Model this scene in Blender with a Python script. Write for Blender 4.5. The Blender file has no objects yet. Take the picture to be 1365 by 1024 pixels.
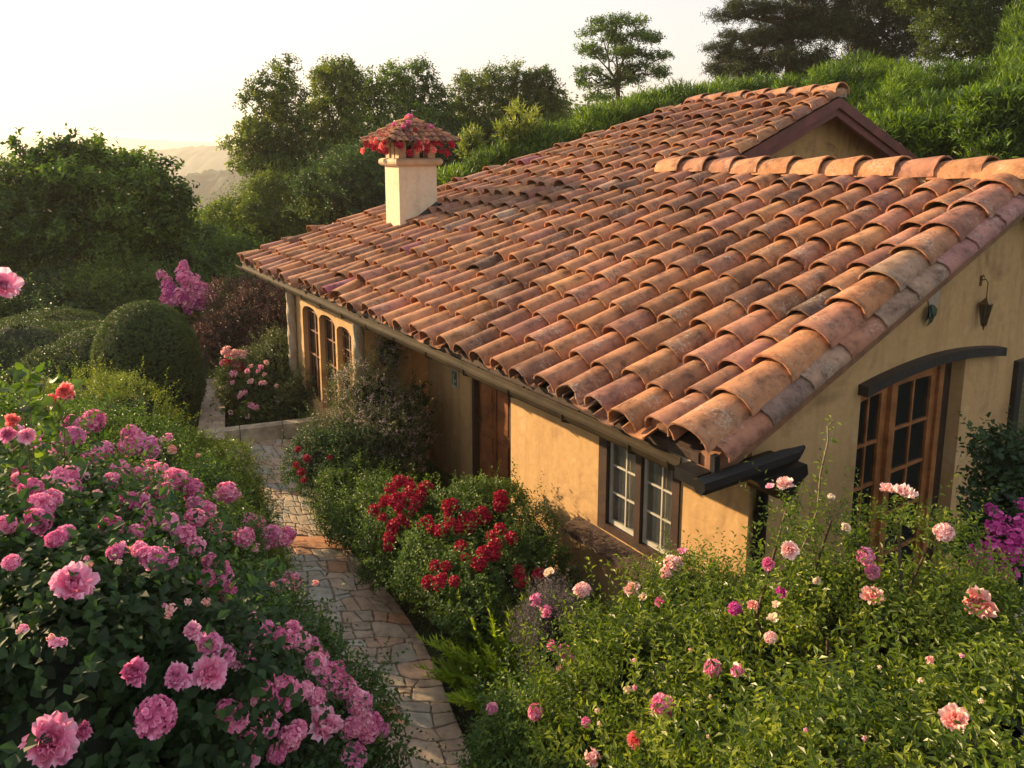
import bpy, math, random
import numpy as np
from mathutils import Vector, Matrix
R = math.radians
sc = bpy.context.scene
COL = sc.collection
# ------------------------------------------------------------------ camera, world, sun
F0 = 1035.0; PITCH = 10.0; Y0 = 383.4; H = 4.5
CS, SN = math.cos(R(PITCH)), math.sin(R(PITCH))
cam = bpy.data.cameras.new('camera'); camo = bpy.data.objects.new('camera', cam); COL.objects.link(camo)
camo.location = (0, 0, H); camo.rotation_euler = (R(90 - PITCH), 0, 0)
cam.sensor_width = 36; cam.lens = 36 * F0 / 1365.0; cam.shift_y = -(512 - Y0) / 1365.0
cam.clip_start = .05; cam.clip_end = 12000
sc.camera = camo
SUN_EL, SUN_AZ = 18.0, -62.0
world = bpy.data.worlds.new("World"); sc.world = world; world.use_nodes = True
nt = world.node_tree; bg = nt.nodes['Background']
sky = nt.nodes.new('ShaderNodeTexSky'); sky.sky_type = 'NISHITA'; sky.sun_disc = False
sky.sun_elevation = R(SUN_EL); sky.sun_rotation = R(SUN_AZ); sky.dust_density = 4.0; sky.air_density = 1.0
hs = nt.nodes.new('ShaderNodeHueSaturation'); hs.inputs['Saturation'].default_value = 1.15; hs.inputs['Value'].default_value = 2.0; gm = nt.nodes.new('ShaderNodeGamma'); gm.inputs[1].default_value = .26
tint = nt.nodes.new('ShaderNodeMixRGB'); tint.blend_type = 'MULTIPLY'; tint.inputs[0].default_value = 1; tint.inputs[2].default_value = (1.0, .94, .91, 1)
nt.links.new(sky.outputs[0], gm.inputs[0]); nt.links.new(gm.outputs[0], hs.inputs['Color']); nt.links.new(hs.outputs[0], tint.inputs[1]); nt.links.new(tint.outputs[0], bg.inputs[0])
bg.inputs[1].default_value = .15
sl = bpy.data.lights.new('sun', 'SUN'); so = bpy.data.objects.new('sun', sl); COL.objects.link(so)
sl.energy = 4.8; sl.angle = R(.6); sl.color = (1.0, .70, .38)
sd = Vector((math.sin(R(SUN_AZ)) * math.cos(R(SUN_EL)), math.cos(R(SUN_AZ)) * math.cos(R(SUN_EL)), math.sin(R(SUN_EL))))
so.rotation_euler = sd.to_track_quat('Z', 'Y').to_euler(); so.location = (-20, 0, 15)
sc.view_settings.view_transform = 'Standard'; sc.view_settings.look = 'None'
sc.view_settings.exposure = 1.33; sc.view_settings.gamma = 1
sc.render.engine = 'CYCLES'
cy = sc.cycles
cy.use_denoising = True; cy.max_bounces = 7; cy.diffuse_bounces = 4; cy.glossy_bounces = 3; cy.transmission_bounces = 4
cy.transparent_max_bounces = 6; cy.volume_bounces = 1; cy.sample_clamp_indirect = 4
try: cy.denoising_prefilter = 'ACCURATE'
except Exception: pass
rng = np.random.default_rng(7); random.seed(7)

# ------------------------------------------------------------------ helpers
def W(px, py, Y):
    a = (px - 682.5) / F0; b = (Y0 - py) / F0
    d = np.array([a, CS + SN * b, -SN + CS * b])
    return np.array([0, 0, H]) + d * (Y / d[1])
def RAY(px, py):
    a = (px - 682.5) / F0; b = (Y0 - py) / F0
    d = np.array([a, CS + SN * b, -SN + CS * b]); return d / np.linalg.norm(d)

class MB:
    def __init__(s): s.v = []; s.f = []; s.va = []; s.n = 0
    def add(s, V, F, var=0.0, mat=0, smooth=False):
        V = np.asarray(V, float).reshape(-1, 3)
        if not isinstance(F, list) or (len(F) and not hasattr(F[0], '__len__')): F = [F]
        groups = {}
        if isinstance(F, list) and len(F) and isinstance(F[0], np.ndarray) and F[0].ndim == 2: blocks = F
        else:
            fl = F[0] if (len(F) == 1 and isinstance(F[0], list) and len(F[0]) and hasattr(F[0][0], '__len__')) else F
            for f in fl: groups.setdefault(len(f), []).append(f)
            blocks = [np.array(g) for g in groups.values()]
        for b in blocks: s.f.append((b.astype(np.int64) + s.n, mat, smooth))
        s.v.append(V); s.va.append(np.broadcast_to(np.asarray(var, float), (len(V),)).copy()); s.n += len(V)
    def box(s, c, d, M=None, var=0.0, mat=0):
        x, y, z = [k / 2 for k in d]
        V = np.array([[i, j, k] for i in (-x, x) for j in (-y, y) for k in (-z, z)])
        if M is not None: V = V @ np.array(M).T
        s.add(V + np.array(c), [[0, 1, 3, 2], [4, 6, 7, 5], [0, 4, 5, 1], [2, 3, 7, 6], [0, 2, 6, 4], [1, 5, 7, 3]], var, mat)
    def tube(s, pts, rad, n=8, var=0.0, mat=0, cap=True, smooth=True):
        pts = np.asarray(pts, float); rad = np.broadcast_to(np.asarray(rad, float), (len(pts),))
        V = []; up = np.array([0.13, .31, .94])
        for i, p in enumerate(pts):
            t = pts[min(i + 1, len(pts) - 1)] - pts[max(i - 1, 0)]; t = t / (np.linalg.norm(t) + 1e-9)
            if abs(t @ up) > .97: up = np.array([.9, .3, .1])
            a = np.cross(t, up); a /= np.linalg.norm(a); b = np.cross(t, a)
            for k in range(n):
                q = 2 * math.pi * k / n; V.append(p + rad[i] * (math.cos(q) * a + math.sin(q) * b))
        m = len(pts)
        Fq = [[i * n + k, i * n + (k + 1) % n, (i + 1) * n + (k + 1) % n, (i + 1) * n + k] for i in range(m - 1) for k in range(n)]
        s.add(V, Fq, var, mat, smooth)
        if cap:
            s.add(V[:n], [list(range(n))], var, mat); s.add(V[-n:], [list(range(n))], var, mat)
    def build(s, name, mats, parent=None, loc=None):
        me = bpy.data.meshes.new(name)
        V = np.concatenate(s.v); me.vertices.add(len(V)); me.vertices.foreach_set('co', V.astype(np.float32).ravel())
        nl = sum(b.size for b, _, _ in s.f); nf = sum(len(b) for b, _, _ in s.f)
        me.loops.add(nl); me.polygons.add(nf)
        li = np.concatenate([b.ravel() for b, _, _ in s.f]); w = np.concatenate([np.full(len(b), b.shape[1]) for b, _, _ in s.f])
        st = np.concatenate([[0], np.cumsum(w)[:-1]])
        me.loops.foreach_set('vertex_index', li.astype(np.int32)); me.polygons.foreach_set('loop_start', st.astype(np.int32))
        mi = np.concatenate([np.full(len(b), m) for b, m, _ in s.f]); sm = np.concatenate([np.full(len(b), x) for b, _, x in s.f])
        me.polygons.foreach_set('material_index', mi.astype(np.int32))
        me.update(calc_edges=True)
        me.polygons.foreach_set('use_smooth', sm.astype(bool))
        at = me.attributes.new('var', 'FLOAT', 'POINT'); at.data.foreach_set('value', np.concatenate(s.va).astype(np.float32))
        for m in (mats if isinstance(mats, (list, tuple)) else [mats]): me.materials.append(m)
        o = bpy.data.objects.new(name, me); COL.objects.link(o)
        if parent: o.parent = parent
        if loc is not None: o.location = loc
        return o

def tag(o, label=None, cat=None, group=None, kind=None):
    if label: o['label'] = label
    if cat: o['category'] = cat
    if group: o['group'] = group
    if kind: o['kind'] = kind
    return o
def empty(name, loc, rz=0):
    o = bpy.data.objects.new(name, None); COL.objects.link(o); o.location = [float(k) for k in loc]; o.rotation_euler = (0, 0, rz); o.empty_display_size = .2
    return o

# ------------------------------------------------------------------ materials
def new_mat(name):
    m = bpy.data.materials.new(name); m.use_nodes = True; n = m.node_tree
    return m, n, n.nodes['Principled BSDF'], n.links
def nd(n, t, **kw):
    x = n.nodes.new(t)
    for k, v in kw.items():
        if k in x.inputs: x.inputs[k].default_value = v
        else: setattr(x, k, v)
    return x
def ramp(n, stops, interp='LINEAR'):
    r = n.nodes.new('ShaderNodeValToRGB'); r.color_ramp.interpolation = interp
    e = r.color_ramp.elements
    while len(e) < len(stops): e.new(.5)
    for i, (p, c) in enumerate(stops): e[i].position = p; e[i].color = (*c, 1)
    return r
def simple(name, col, rough=.7, noise=.25, scale=8, bump=.1, metal=0, col2=None):
    m, n, p, L = new_mat(name)
    tc = nd(n, 'ShaderNodeTexCoord'); no = nd(n, 'ShaderNodeTexNoise', Scale=scale, Detail=6.0, Roughness=.65)
    L.new(tc.outputs['Object'], no.inputs['Vector'])
    c2 = col2 or tuple(k * (1 - noise * 1.6) for k in col)
    r = ramp(n, [(.3, c2), (.7, tuple(min(1, k * (1 + noise * .5)) for k in col))]); L.new(no.outputs['Fac'], r.inputs[0]); L.new(r.outputs[0], p.inputs['Base Color'])
    p.inputs['Roughness'].default_value = rough; p.inputs['Metallic'].default_value = metal
    if bump:
        n2 = nd(n, 'ShaderNodeTexNoise', Scale=scale * 6, Detail=5.0); L.new(tc.outputs['Object'], n2.inputs['Vector'])
        b = nd(n, 'ShaderNodeBump', Strength=bump, Distance=.02); L.new(n2.outputs['Fac'], b.inputs['Height']); L.new(b.outputs[0], p.inputs['Normal'])
    return m
def leaf_mat(name, dark, mid, lite, trans=.35, rough=.5, extra=None):
    m, n, p, L = new_mat(name)
    a = nd(n, 'ShaderNodeAttribute', attribute_name='var')
    st = [(0, dark), (.5, mid), (.92, lite)]
    if extra: st = [(0, dark), (.45, mid), (.85, lite), (.93, extra)]
    r = ramp(n, st); L.new(a.outputs['Fac'], r.inputs[0])
    L.new(r.outputs[0], p.inputs['Base Color']); p.inputs['Roughness'].default_value = rough; p.inputs['Specular IOR Level'].default_value = .35
    t = nd(n, 'ShaderNodeBsdfTranslucent'); mx = nd(n, 'ShaderNodeMixShader'); mx.inputs[0].default_value = trans
    hsv = nd(n, 'ShaderNodeHueSaturation', Hue=.485, Saturation=1.15, Value=1.7); L.new(r.outputs[0], hsv.inputs['Color']); L.new(hsv.outputs[0], t.inputs['Color'])
    L.new(p.outputs[0], mx.inputs[1]); L.new(t.outputs[0], mx.inputs[2]); L.new(mx.outputs[0], n.nodes['Material Output'].inputs['Surface'])
    return m
def stucco(name, base=(.51, .32, .14), dark=(.32, .19, .085), lite=(.60, .44, .25), scale=1.0, stain=.5):
    m, n, p, L = new_mat(name)
    tc = nd(n, 'ShaderNodeTexCoord')
    a = nd(n, 'ShaderNodeTexNoise', Scale=1.3 * scale, Detail=9.0, Roughness=.68, Distortion=.8); L.new(tc.outputs['Object'], a.inputs['Vector'])
    r = ramp(n, [(.32, dark), (.47, base), (.6, base), (.74, lite)]); L.new(a.outputs['Fac'], r.inputs[0])
    mp = nd(n, 'ShaderNodeMapping'); mp.inputs['Scale'].default_value = (5, 5, .6); L.new(tc.outputs['Object'], mp.inputs[0])
    b = nd(n, 'ShaderNodeTexNoise', Scale=1.5, Detail=6.0, Roughness=.6); L.new(mp.outputs[0], b.inputs['Vector'])
    r2 = ramp(n, [(.48, (1, 1, 1)), (.72, (.58, .51, .43))]); L.new(b.outputs['Fac'], r2.inputs[0])
    mx = nd(n, 'ShaderNodeMixRGB', blend_type='MULTIPLY'); mx.inputs[0].default_value = stain; L.new(r.outputs[0], mx.inputs[1]); L.new(r2.outputs[0], mx.inputs[2])
    c = nd(n, 'ShaderNodeTexNoise', Scale=14.0, Detail=8.0, Roughness=.7); L.new(tc.outputs['Object'], c.inputs['Vector'])
    r3 = ramp(n, [(.35, (.8, .78, .74)), (.6, (1, 1, 1))]); L.new(c.outputs['Fac'], r3.inputs[0])
    mx2 = nd(n, 'ShaderNodeMixRGB', blend_type='MULTIPLY'); mx2.inputs[0].default_value = .6; L.new(mx.outputs[0], mx2.inputs[1]); L.new(r3.outputs[0], mx2.inputs[2])
    L.new(mx2.outputs[0], p.inputs['Base Color']); p.inputs['Roughness'].default_value = .9
    f = nd(n, 'ShaderNodeTexNoise', Scale=9.0, Detail=8.0, Roughness=.6); L.new(tc.outputs['Object'], f.inputs['Vector'])
    bp = nd(n, 'ShaderNodeBump', Strength=.22, Distance=.03); L.new(f.outputs['Fac'], bp.inputs['Height']); L.new(bp.outputs[0], p.inputs['Normal'])
    return m
def tile_mat(name):
    m, n, p, L = new_mat(name)
    a = nd(n, 'ShaderNodeAttribute', attribute_name='var')
    r = ramp(n, [(0, (.12, .075, .055)), (.12, (.25, .125, .075)), (.3, (.42, .205, .095)), (.42, (.30, .14, .10)), (.55, (.48, .25, .115)), (.68, (.38, .18, .13)), (.78, (.46, .22, .10)), (.86, (.22, .155, .125)), (.93, (.44, .30, .20)), (.985, (.30, .09, .13))])
    L.new(a.outputs['Fac'], r.inputs[0])
    tc = nd(n, 'ShaderNodeTexCoord')
    v = nd(n, 'ShaderNodeVectorMath', operation='ADD'); cm = nd(n, 'ShaderNodeMath', operation='MULTIPLY'); cm.inputs[1].default_value = 37.0
    L.new(a.outputs['Fac'], cm.inputs[0]); L.new(tc.outputs['Object'], v.inputs[0]); L.new(cm.outputs[0], v.inputs[1])
    no = nd(n, 'ShaderNodeTexNoise', Scale=6.0, Detail=8.0, Roughness=.7); L.new(v.outputs[0], no.inputs['Vector'])
    r2 = ramp(n, [(.34, (.34, .30, .30)), (.48, (.86, .84, .84)), (.66, (1.22, 1.16, 1.06))]); L.new(no.outputs['Fac'], r2.inputs[0])
    mx = nd(n, 'ShaderNodeMixRGB', blend_type='MULTIPLY'); mx.inputs[0].default_value = .9; L.new(r.outputs[0], mx.inputs[1]); L.new(r2.outputs[0], mx.inputs[2])
    ns = nd(n, 'ShaderNodeTexNoise', Scale=.9, Detail=7.0, Roughness=.7); L.new(tc.outputs['Object'], ns.inputs['Vector'])
    rs_ = ramp(n, [(.36, (.50, .44, .42)), (.5, (.92, .90, .90)), (.66, (1.05, .95, .90))]); L.new(ns.outputs['Fac'], rs_.inputs[0])
    mxs = nd(n, 'ShaderNodeMixRGB', blend_type='MULTIPLY'); mxs.inputs[0].default_value = .8; L.new(mx.outputs[0], mxs.inputs[1]); L.new(rs_.outputs[0], mxs.inputs[2])
    nb = nd(n, 'ShaderNodeTexNoise', Scale=22.0, Detail=6.0, Roughness=.8); L.new(v.outputs[0], nb.inputs['Vector'])
    rb = ramp(n, [(.56, (1, 1, 1)), (.64, (.42, .36, .34))]); L.new(nb.outputs['Fac'], rb.inputs[0])
    mx = nd(n, 'ShaderNodeMixRGB', blend_type='MULTIPLY'); mx.inputs[0].default_value = .7; L.new(mxs.outputs[0], mx.inputs[1]); L.new(rb.outputs[0], mx.inputs[2])
    n2 = nd(n, 'ShaderNodeTexNoise', Scale=3.2, Detail=10.0, Roughness=.75); L.new(tc.outputs['Object'], n2.inputs['Vector'])
    r3 = ramp(n, [(.51, (0, 0, 0)), (.62, (1, 1, 1))]); L.new(n2.outputs['Fac'], r3.inputs[0])
    n4 = nd(n, 'ShaderNodeTexNoise', Scale=40.0, Detail=5.0, Roughness=.8); L.new(tc.outputs['Object'], n4.inputs['Vector'])
    r4 = ramp(n, [(.48, (0, 0, 0)), (.62, (.75, .75, .75))]); L.new(n4.outputs['Fac'], r4.inputs[0])
    mm = nd(n, 'ShaderNodeMath', operation='MULTIPLY'); L.new(r3.outputs[0], mm.inputs[0]); L.new(r4.outputs[0], mm.inputs[1])
    mx2 = nd(n, 'ShaderNodeMixRGB', blend_type='MIX'); L.new(mm.outputs[0], mx2.inputs[0]); L.new(mx.outputs[0], mx2.inputs[1]); mx2.inputs[2].default_value = (.50, .42, .33, 1)
    L.new(mx2.outputs[0], p.inputs['Base Color']); p.inputs['Roughness'].default_value = .8; p.inputs['Specular IOR Level'].default_value = .3
    bp = nd(n, 'ShaderNodeBump', Strength=.6, Distance=.015); L.new(no.outputs['Fac'], bp.inputs['Height']); L.new(bp.outputs[0], p.inputs['Normal'])
    return m
def petal_mat(name, c1, c2, trans=.25):
    return leaf_mat(name, tuple(k * .75 for k in c1), c1, c2, trans, .6)
M = {}
M['tile'] = tile_mat('terracotta_tile'); M['wall'] = stucco('ochre_stucco'); M['wall2'] = stucco('old_stucco', (.44, .28, .11), (.22, .13, .06), (.60, .46, .25), 2.2, .7)
M['patch'] = stucco('grey_plaster', (.40, .33, .24), (.28, .22, .15), (.5, .43, .33), 2)
M['cream'] = stucco('cream_stucco', (.72, .60, .42), (.58, .46, .30), (.8, .7, .52), 1.0, .35)
M['creamdark'] = simple('cream_trim', (.60, .44, .28), .8, .2, 6, .2)
M['stone'] = simple('pale_stone', (.50, .42, .30), .9, .35, 5, .4)
M['wood'] = simple('red_brown_wood', (.27, .10, .036), .5, .4, 5, .15)
M['wood2'] = simple('honey_wood', (.40, .16, .055), .45, .4, 6, .15)
M['woodd'] = simple('dark_wood', (.045, .022, .014), .6, .4, 7, .15)
M['fascia'] = simple('brown_fascia', (.26, .12, .06), .75, .35, 4, .3)
M['maroon'] = simple('maroon_board', (.16, .045, .035), .65, .3, 4, .2)
M['beam'] = simple('charcoal_beam', (.028, .022, .020), .55, .4, 6, .3)
M['bronze'] = simple('bronze_gutter', (.040, .029, .015), .5, .35, 3, .15, 0)
_b = M['bronze'].node_tree.nodes['Principled BSDF']; _b.inputs['Roughness'].default_value = .75; _b.inputs['Specular IOR Level'].default_value = .12
M['iron'] = simple('black_iron', (.014, .013, .014), .45, .3, 6, .1, .3)
M['brass'] = simple('aged_brass', (.20, .13, .06), .4, .3, 20, .1, .8)
M['white'] = simple('white_sash', (.50, .48, .41), .55, .15, 9, .05)
M['curtain'] = simple('net_curtain', (.60, .58, .50), .9, .3, 3, .1)
M['mortar'] = simple('lime_mortar', (.40, .30, .20), .95, .4, 9, .6)
M['bark'] = simple('bark', (.10, .065, .04), .9, .4, 6, .6)
M['cane'] = simple('green_cane', (.16, .12, .05), .7, .3, 9, .2)
M['reed'] = simple('reed_blind', (.22, .18, .08), .8, .5, 30, .3)
M['greenglass'] = simple('green_glaze', (.10, .16, .13), .3, .5, 20, .1)
m, n, p, L = new_mat('window_glass'); p.inputs['Base Color'].default_value = (.015, .017, .018, 1); p.inputs['Roughness'].default_value = .06; p.inputs['Alpha'].default_value = .75; M['glass'] = m
m, n, p, L = new_mat('casement_glass'); p.inputs['Base Color'].default_value = (.03, .035, .035, 1); p.inputs['Roughness'].default_value = .08; p.inputs['Alpha'].default_value = .25; M['glass2'] = m
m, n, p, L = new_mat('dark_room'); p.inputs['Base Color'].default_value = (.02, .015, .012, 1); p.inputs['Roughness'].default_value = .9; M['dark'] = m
# greens
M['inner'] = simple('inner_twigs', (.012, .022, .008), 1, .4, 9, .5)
M['g_rose'] = leaf_mat('leaf_broad_dark', (.014, .036, .011), (.034, .078, .018), (.07, .13, .026), .3, .62)
M['g_shrub'] = leaf_mat('leaf_shrub', (.025, .055, .013), (.06, .12, .022), (.14, .22, .04))
M['g_sun'] = leaf_mat('leaf_small_olive', (.032, .06, .012), (.09, .145, .022), (.28, .34, .07), .42, .36)
M['g_yel'] = leaf_mat('leaf_yellow_green', (.08, .12, .025), (.17, .23, .04), (.30, .34, .08), .4)
M['g_dark'] = leaf_mat('leaf_deep', (.015, .035, .014), (.032, .07, .022), (.07, .12, .03))
M['g_clip'] = leaf_mat('leaf_clipped', (.022, .046, .011), (.05, .09, .019), (.12, .17, .032), .25)
M['g_fern'] = leaf_mat('leaf_fern', (.08, .15, .014), (.19, .30, .028), (.32, .44, .055), .45)
M['g_hill'] = leaf_mat('leaf_bamboo', (.03, .07, .009), (.075, .15, .015), (.16, .26, .03), .38)
M['g_tree'] = leaf_mat('leaf_tree', (.022, .055, .012), (.058, .12, .020), (.14, .23, .036), .4)
M['g_olive'] = leaf_mat('leaf_far_olive', (.032, .062, .014), (.075, .125, .022), (.17, .22, .038), .4)
M['g_conif'] = leaf_mat('needles', (.018, .034, .016), (.04, .06, .024), (.085, .10, .034), .2)
M['g_red'] = leaf_mat('leaf_reddish', (.05, .022, .02), (.09, .045, .035), (.10, .10, .04), .3)
M['g_grey'] = leaf_mat('leaf_mauve_grey', (.06, .05, .06), (.11, .10, .10), (.20, .15, .19), .3)
M['g_white'] = leaf_mat('leaf_with_pale_bloom', (.03, .05, .02), (.07, .10, .03), (.14, .16, .07), .3, .5, (.50, .40, .42))
# petals
M['p_pink'] = petal_mat('petal_pink', (.72, .22, .38), (.90, .50, .62)); M['p_orch'] = petal_mat('petal_orchid', (.66, .20, .38), (.84, .46, .60))
M['p_hot'] = petal_mat('petal_hot_pink', (.62, .14, .30), (.80, .34, .50)); M['p_lite'] = petal_mat('petal_light_pink', (.78, .32, .46), (.92, .60, .70))
M['p_blush'] = petal_mat('petal_blush', (.78, .45, .42), (.90, .74, .68)); M['p_cream'] = petal_mat('petal_cream', (.75, .58, .40), (.88, .80, .66))
M['p_salmon'] = petal_mat('petal_salmon', (.78, .38, .33), (.92, .64, .55)); M['p_red'] = petal_mat('petal_crimson', (.34, .003, .022), (.52, .014, .045), .12)
M['p_coral'] = petal_mat('petal_coral', (.80, .20, .17), (.92, .44, .38)); M['p_mag'] = petal_mat('petal_magenta', (.50, .05, .28), (.70, .18, .44))

# ------------------------------------------------------------------ foliage generator
def nrm(a): return a / (np.linalg.norm(a, axis=-1, keepdims=True) + 1e-9)
T_RH = (np.array([[0, 0, 0], [.45, .5, .12], [1, 0, -.12], [.45, -.5, .12]]), [[0, 1, 2], [0, 2, 3]])
T_BR = (np.array([[0, 0, 0], [.18, .34, .06], [.45, .52, .12], [.78, .30, .06], [1.05, 0, -.16], [.78, -.30, .06], [.45, -.52, .12], [.18, -.34, .06], [.45, 0, 0], [.78, 0, -.04]]),
        [[0, 8, 2, 1], [8, 9, 3, 2], [0, 7, 6, 8], [8, 6, 5, 9], [9, 4, 3, 3], [9, 5, 4, 4]])
T_BR = (T_BR[0], [[0, 8, 2, 1], [8, 9, 3, 2], [0, 7, 6, 8], [8, 6, 5, 9]], [[9, 4, 3], [9, 5, 4]])
T_BL = (np.array([[0, .5, 0], [0, -.5, 0], [.5, .4, .02], [.5, -.4, .02], [1, 0, -.15]]), [[0, 1, 3, 2]], [[2, 3, 4]])
def put_leaves(mb, P, D, N, ln, wd, var, tpl=T_RH, mat=0):
    """P base, D direction, N rough normal, ln/wd size arrays"""
    D = nrm(D); S = nrm(np.cross(N, D)); U = np.cross(D, S)
    t = tpl[0]; k = len(t); n_ = len(P)
    V = P[:, None, :] + D[:, None, :] * (t[:, 0][None, :, None] * ln[:, None, None]) + S[:, None, :] * (t[:, 1][None, :, None] * wd[:, None, None]) + U[:, None, :] * (t[:, 2][None, :, None] * ln[:, None, None])
    base = (np.arange(n_) * k)[:, None, None]
    smooth_ = tpl is T_BR
    Fs = [(np.array(fb)[None] + base).reshape(-1, len(fb[0])) for fb in tpl[1:]]
    mb.add(V.reshape(-1, 3), Fs, np.repeat(var, k), mat, smooth_)
def lump(d, seed, amp):
    r = np.random.default_rng(seed); o = np.zeros(len(d))
    for f, a in ((2.3, .5), (4.7, .32), (9.0, .22)):
        for _ in range(3):
            w = r.normal(size=3); w = w / np.linalg.norm(w) * f; o += a * np.sin(d @ w + r.uniform(0, 6.28)) / 1.7
    return 1 + amp * o
def foliage(mb, ells, twigs, per=8, leaf=(.04, .022), twig=.15, up=.4, jit=.5, shell=(.82, 1.03), amp=.12, tpl=T_RH, zmin=None, seed=0, vshift=0., clumpvar=.25, spread=.9, cull=.75, mat=0, flip=True):
    """twigs scattered over the envelope surface, leaves set along each"""
    r = np.random.default_rng(seed + 11)
    area = np.array([(e[1][0] * e[1][1] + e[1][1] * e[1][2] + e[1][0] * e[1][2]) for e in ells]); cnt = np.maximum(3, (twigs * area / area.sum()).astype(int))
    Ps, Ns = [], []
    for i, (c, rad) in enumerate(ells):
        c = np.array(c, float); rad = np.array(rad, float)
        d = nrm(r.normal(size=(cnt[i], 3))); d[:, 2] = np.where(r.random(cnt[i]) < .35, np.abs(d[:, 2]), d[:, 2])
        P = c + d * rad * (lump(d, seed * 13 + i, amp) * r.uniform(shell[0], shell[1], cnt[i]))[:, None]
        N = nrm(d / rad); keep = np.ones(len(P), bool)
        for j, (c2, r2) in enumerate(ells):
            if j != i: keep &= (((P - np.array(c2)) / (np.array(r2) * cull)) ** 2).sum(1) > 1
        if zmin is not None: keep &= P[:, 2] > (zmin(P) if callable(zmin) else zmin)
        Ps.append(P[keep]); Ns.append(N[keep])
    P = np.concatenate(Ps); N = np.concatenate(Ns); n_ = len(P)
    T = nrm(N + np.array([0, 0, up]) + r.normal(size=(n_, 3)) * jit)
    tl = twig * r.uniform(.55, 1.25, n_); tv = r.normal(0, clumpvar * .5, n_)
    wv = r.normal(size=3) * 2.2; tv += clumpvar * .5 * np.sin(P @ wv + r.uniform(0, 6))
    t = (np.arange(per) + .6) / per
    B = P[:, None, :] + T[:, None, :] * (tl[:, None] * (t[None, :] - .25))[:, :, None]
    a = nrm(np.cross(T, nrm(r.normal(size=(n_, 3))))); b = np.cross(T, a)
    an = np.arange(per)[None, :] * 2.4 + r.uniform(0, 6.28, n_)[:, None] + r.normal(0, .3, (n_, per))
    rad_ = a[:, None, :] * np.cos(an)[:, :, None] + b[:, None, :] * np.sin(an)[:, :, None]
    D = T[:, None, :] * (1 - spread * .55) + rad_ * spread + r.normal(0, .12, (n_, per, 3))
    Nn = T[:, None, :] * .7 + np.array([0, 0, .7]) + N[:, None, :] * .5 + r.normal(0, .35, (n_, per, 3))
    m_ = n_ * per
    s = r.uniform(.6, 1.2, m_)
    var = np.clip(.42 + vshift + np.repeat(tv, per) + r.normal(0, .13, m_), 0, 1)
    put_leaves(mb, B.reshape(-1, 3), D.reshape(-1, 3), Nn.reshape(-1, 3), leaf[0] * s, leaf[1] * s, var, tpl, mat)
    return P, N
def bumps(ells, k, f, seed):
    r = np.random.default_rng(seed + 77); out = []
    for c, rad in ells:
        c = np.array(c, float); rad = np.array(rad, float); kk = max(3, int(k))
        for j in range(kk):
            z = 1 - 1.7 * (j + .5) / kk; q = math.sqrt(max(0, 1 - z * z)); a = j * 2.4 + r.normal(0, .5); d = np.array([q * math.cos(a), q * math.sin(a), z]) + r.normal(0, .12, 3)
            ff = f * r.uniform(.7, 1.25); out.append((c + d * rad * (1.02 - ff * .8), rad * ff * np.array([1, 1, .85])))
    return out
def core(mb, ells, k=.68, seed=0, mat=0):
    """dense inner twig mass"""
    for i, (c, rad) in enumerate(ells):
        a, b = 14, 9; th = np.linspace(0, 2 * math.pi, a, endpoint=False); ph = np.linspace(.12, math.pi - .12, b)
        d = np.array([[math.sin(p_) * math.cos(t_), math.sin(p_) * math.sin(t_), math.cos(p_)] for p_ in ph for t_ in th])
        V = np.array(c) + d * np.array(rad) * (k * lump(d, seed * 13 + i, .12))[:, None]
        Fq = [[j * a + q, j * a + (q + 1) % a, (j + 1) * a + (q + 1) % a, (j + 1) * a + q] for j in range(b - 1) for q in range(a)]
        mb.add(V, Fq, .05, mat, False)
def branches(mb, base, targets, r0=.03, n=6, seed=0, wob=.08):
    r = np.random.default_rng(seed + 5); base = np.array(base, float)
    for t in targets:
        t = np.array(t, float); k = 5; s = np.linspace(0, 1, k)[:, None]
        mid = base + (t - base) * s; mid[:, 2] = base[2] + (t[2] - base[2]) * (s[:, 0] ** .8)
        mid[1:-1] += r.normal(0, wob, (k - 2, 3)) * np.linalg.norm(t - base) * .5
        mb.tube(mid, np.linspace(r0, r0 * .3, k), n, .3)

# ------------------------------------------------------------------ blossoms
def petal(mb, M4, L_, Wd, cup, ruff, r, var, nu=4, nv=4):
    us = np.linspace(0, 1, nu); vs = np.linspace(-1, 1, nv)
    V = []
    ph = r.uniform(0, 6)
    for u in us:
        w = Wd * (math.sin(math.pi * (.12 + .72 * u)) ** .8)
        for v in vs:
            z = cup * (u ** 2) * L_ * .6 + cup * v * v * w * .5 + ruff * L_ * u * math.sin(v * 5 + ph) * .5
            V.append([u * L_, v * w * .5, z])
    V = np.array(V) @ np.array(M4)[:3, :3].T + np.array(M4)[:3, 3]
    mb.add(V, [[i * nv + j, i * nv + j + 1, (i + 1) * nv + j + 1, (i + 1) * nv + j] for i in range(nu - 1) for j in range(nv - 1)], np.clip(var + r.normal(0, .1) + np.repeat(us, nv) * .35 - .15, 0, 1), 0, True)
def proto_rose(seed, petals=52, open_=1.0):
    mb = MB(); r = np.random.default_rng(seed)
    for i in range(petals):
        f = i / petals; az = i * 2.4 + r.normal(0, .15); tilt = R(82 - 78 * (f ** .8) * open_ + r.normal(0, 13))
        m4 = Matrix.Translation((r.normal(0, .05), r.normal(0, .05), .12 * (1 - f))) @ Matrix.Rotation(az, 4, 'Z') @ Matrix.Translation((.06 + .12 * f, 0, 0)) @ Matrix.Rotation(-tilt, 4, 'Y')
        petal(mb, m4, .36 + .46 * f, .36 + .36 * f, .5 - .3 * f, .22 + .25 * f, r, .3 + .4 * f, 5, 6)
    return mb
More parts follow.
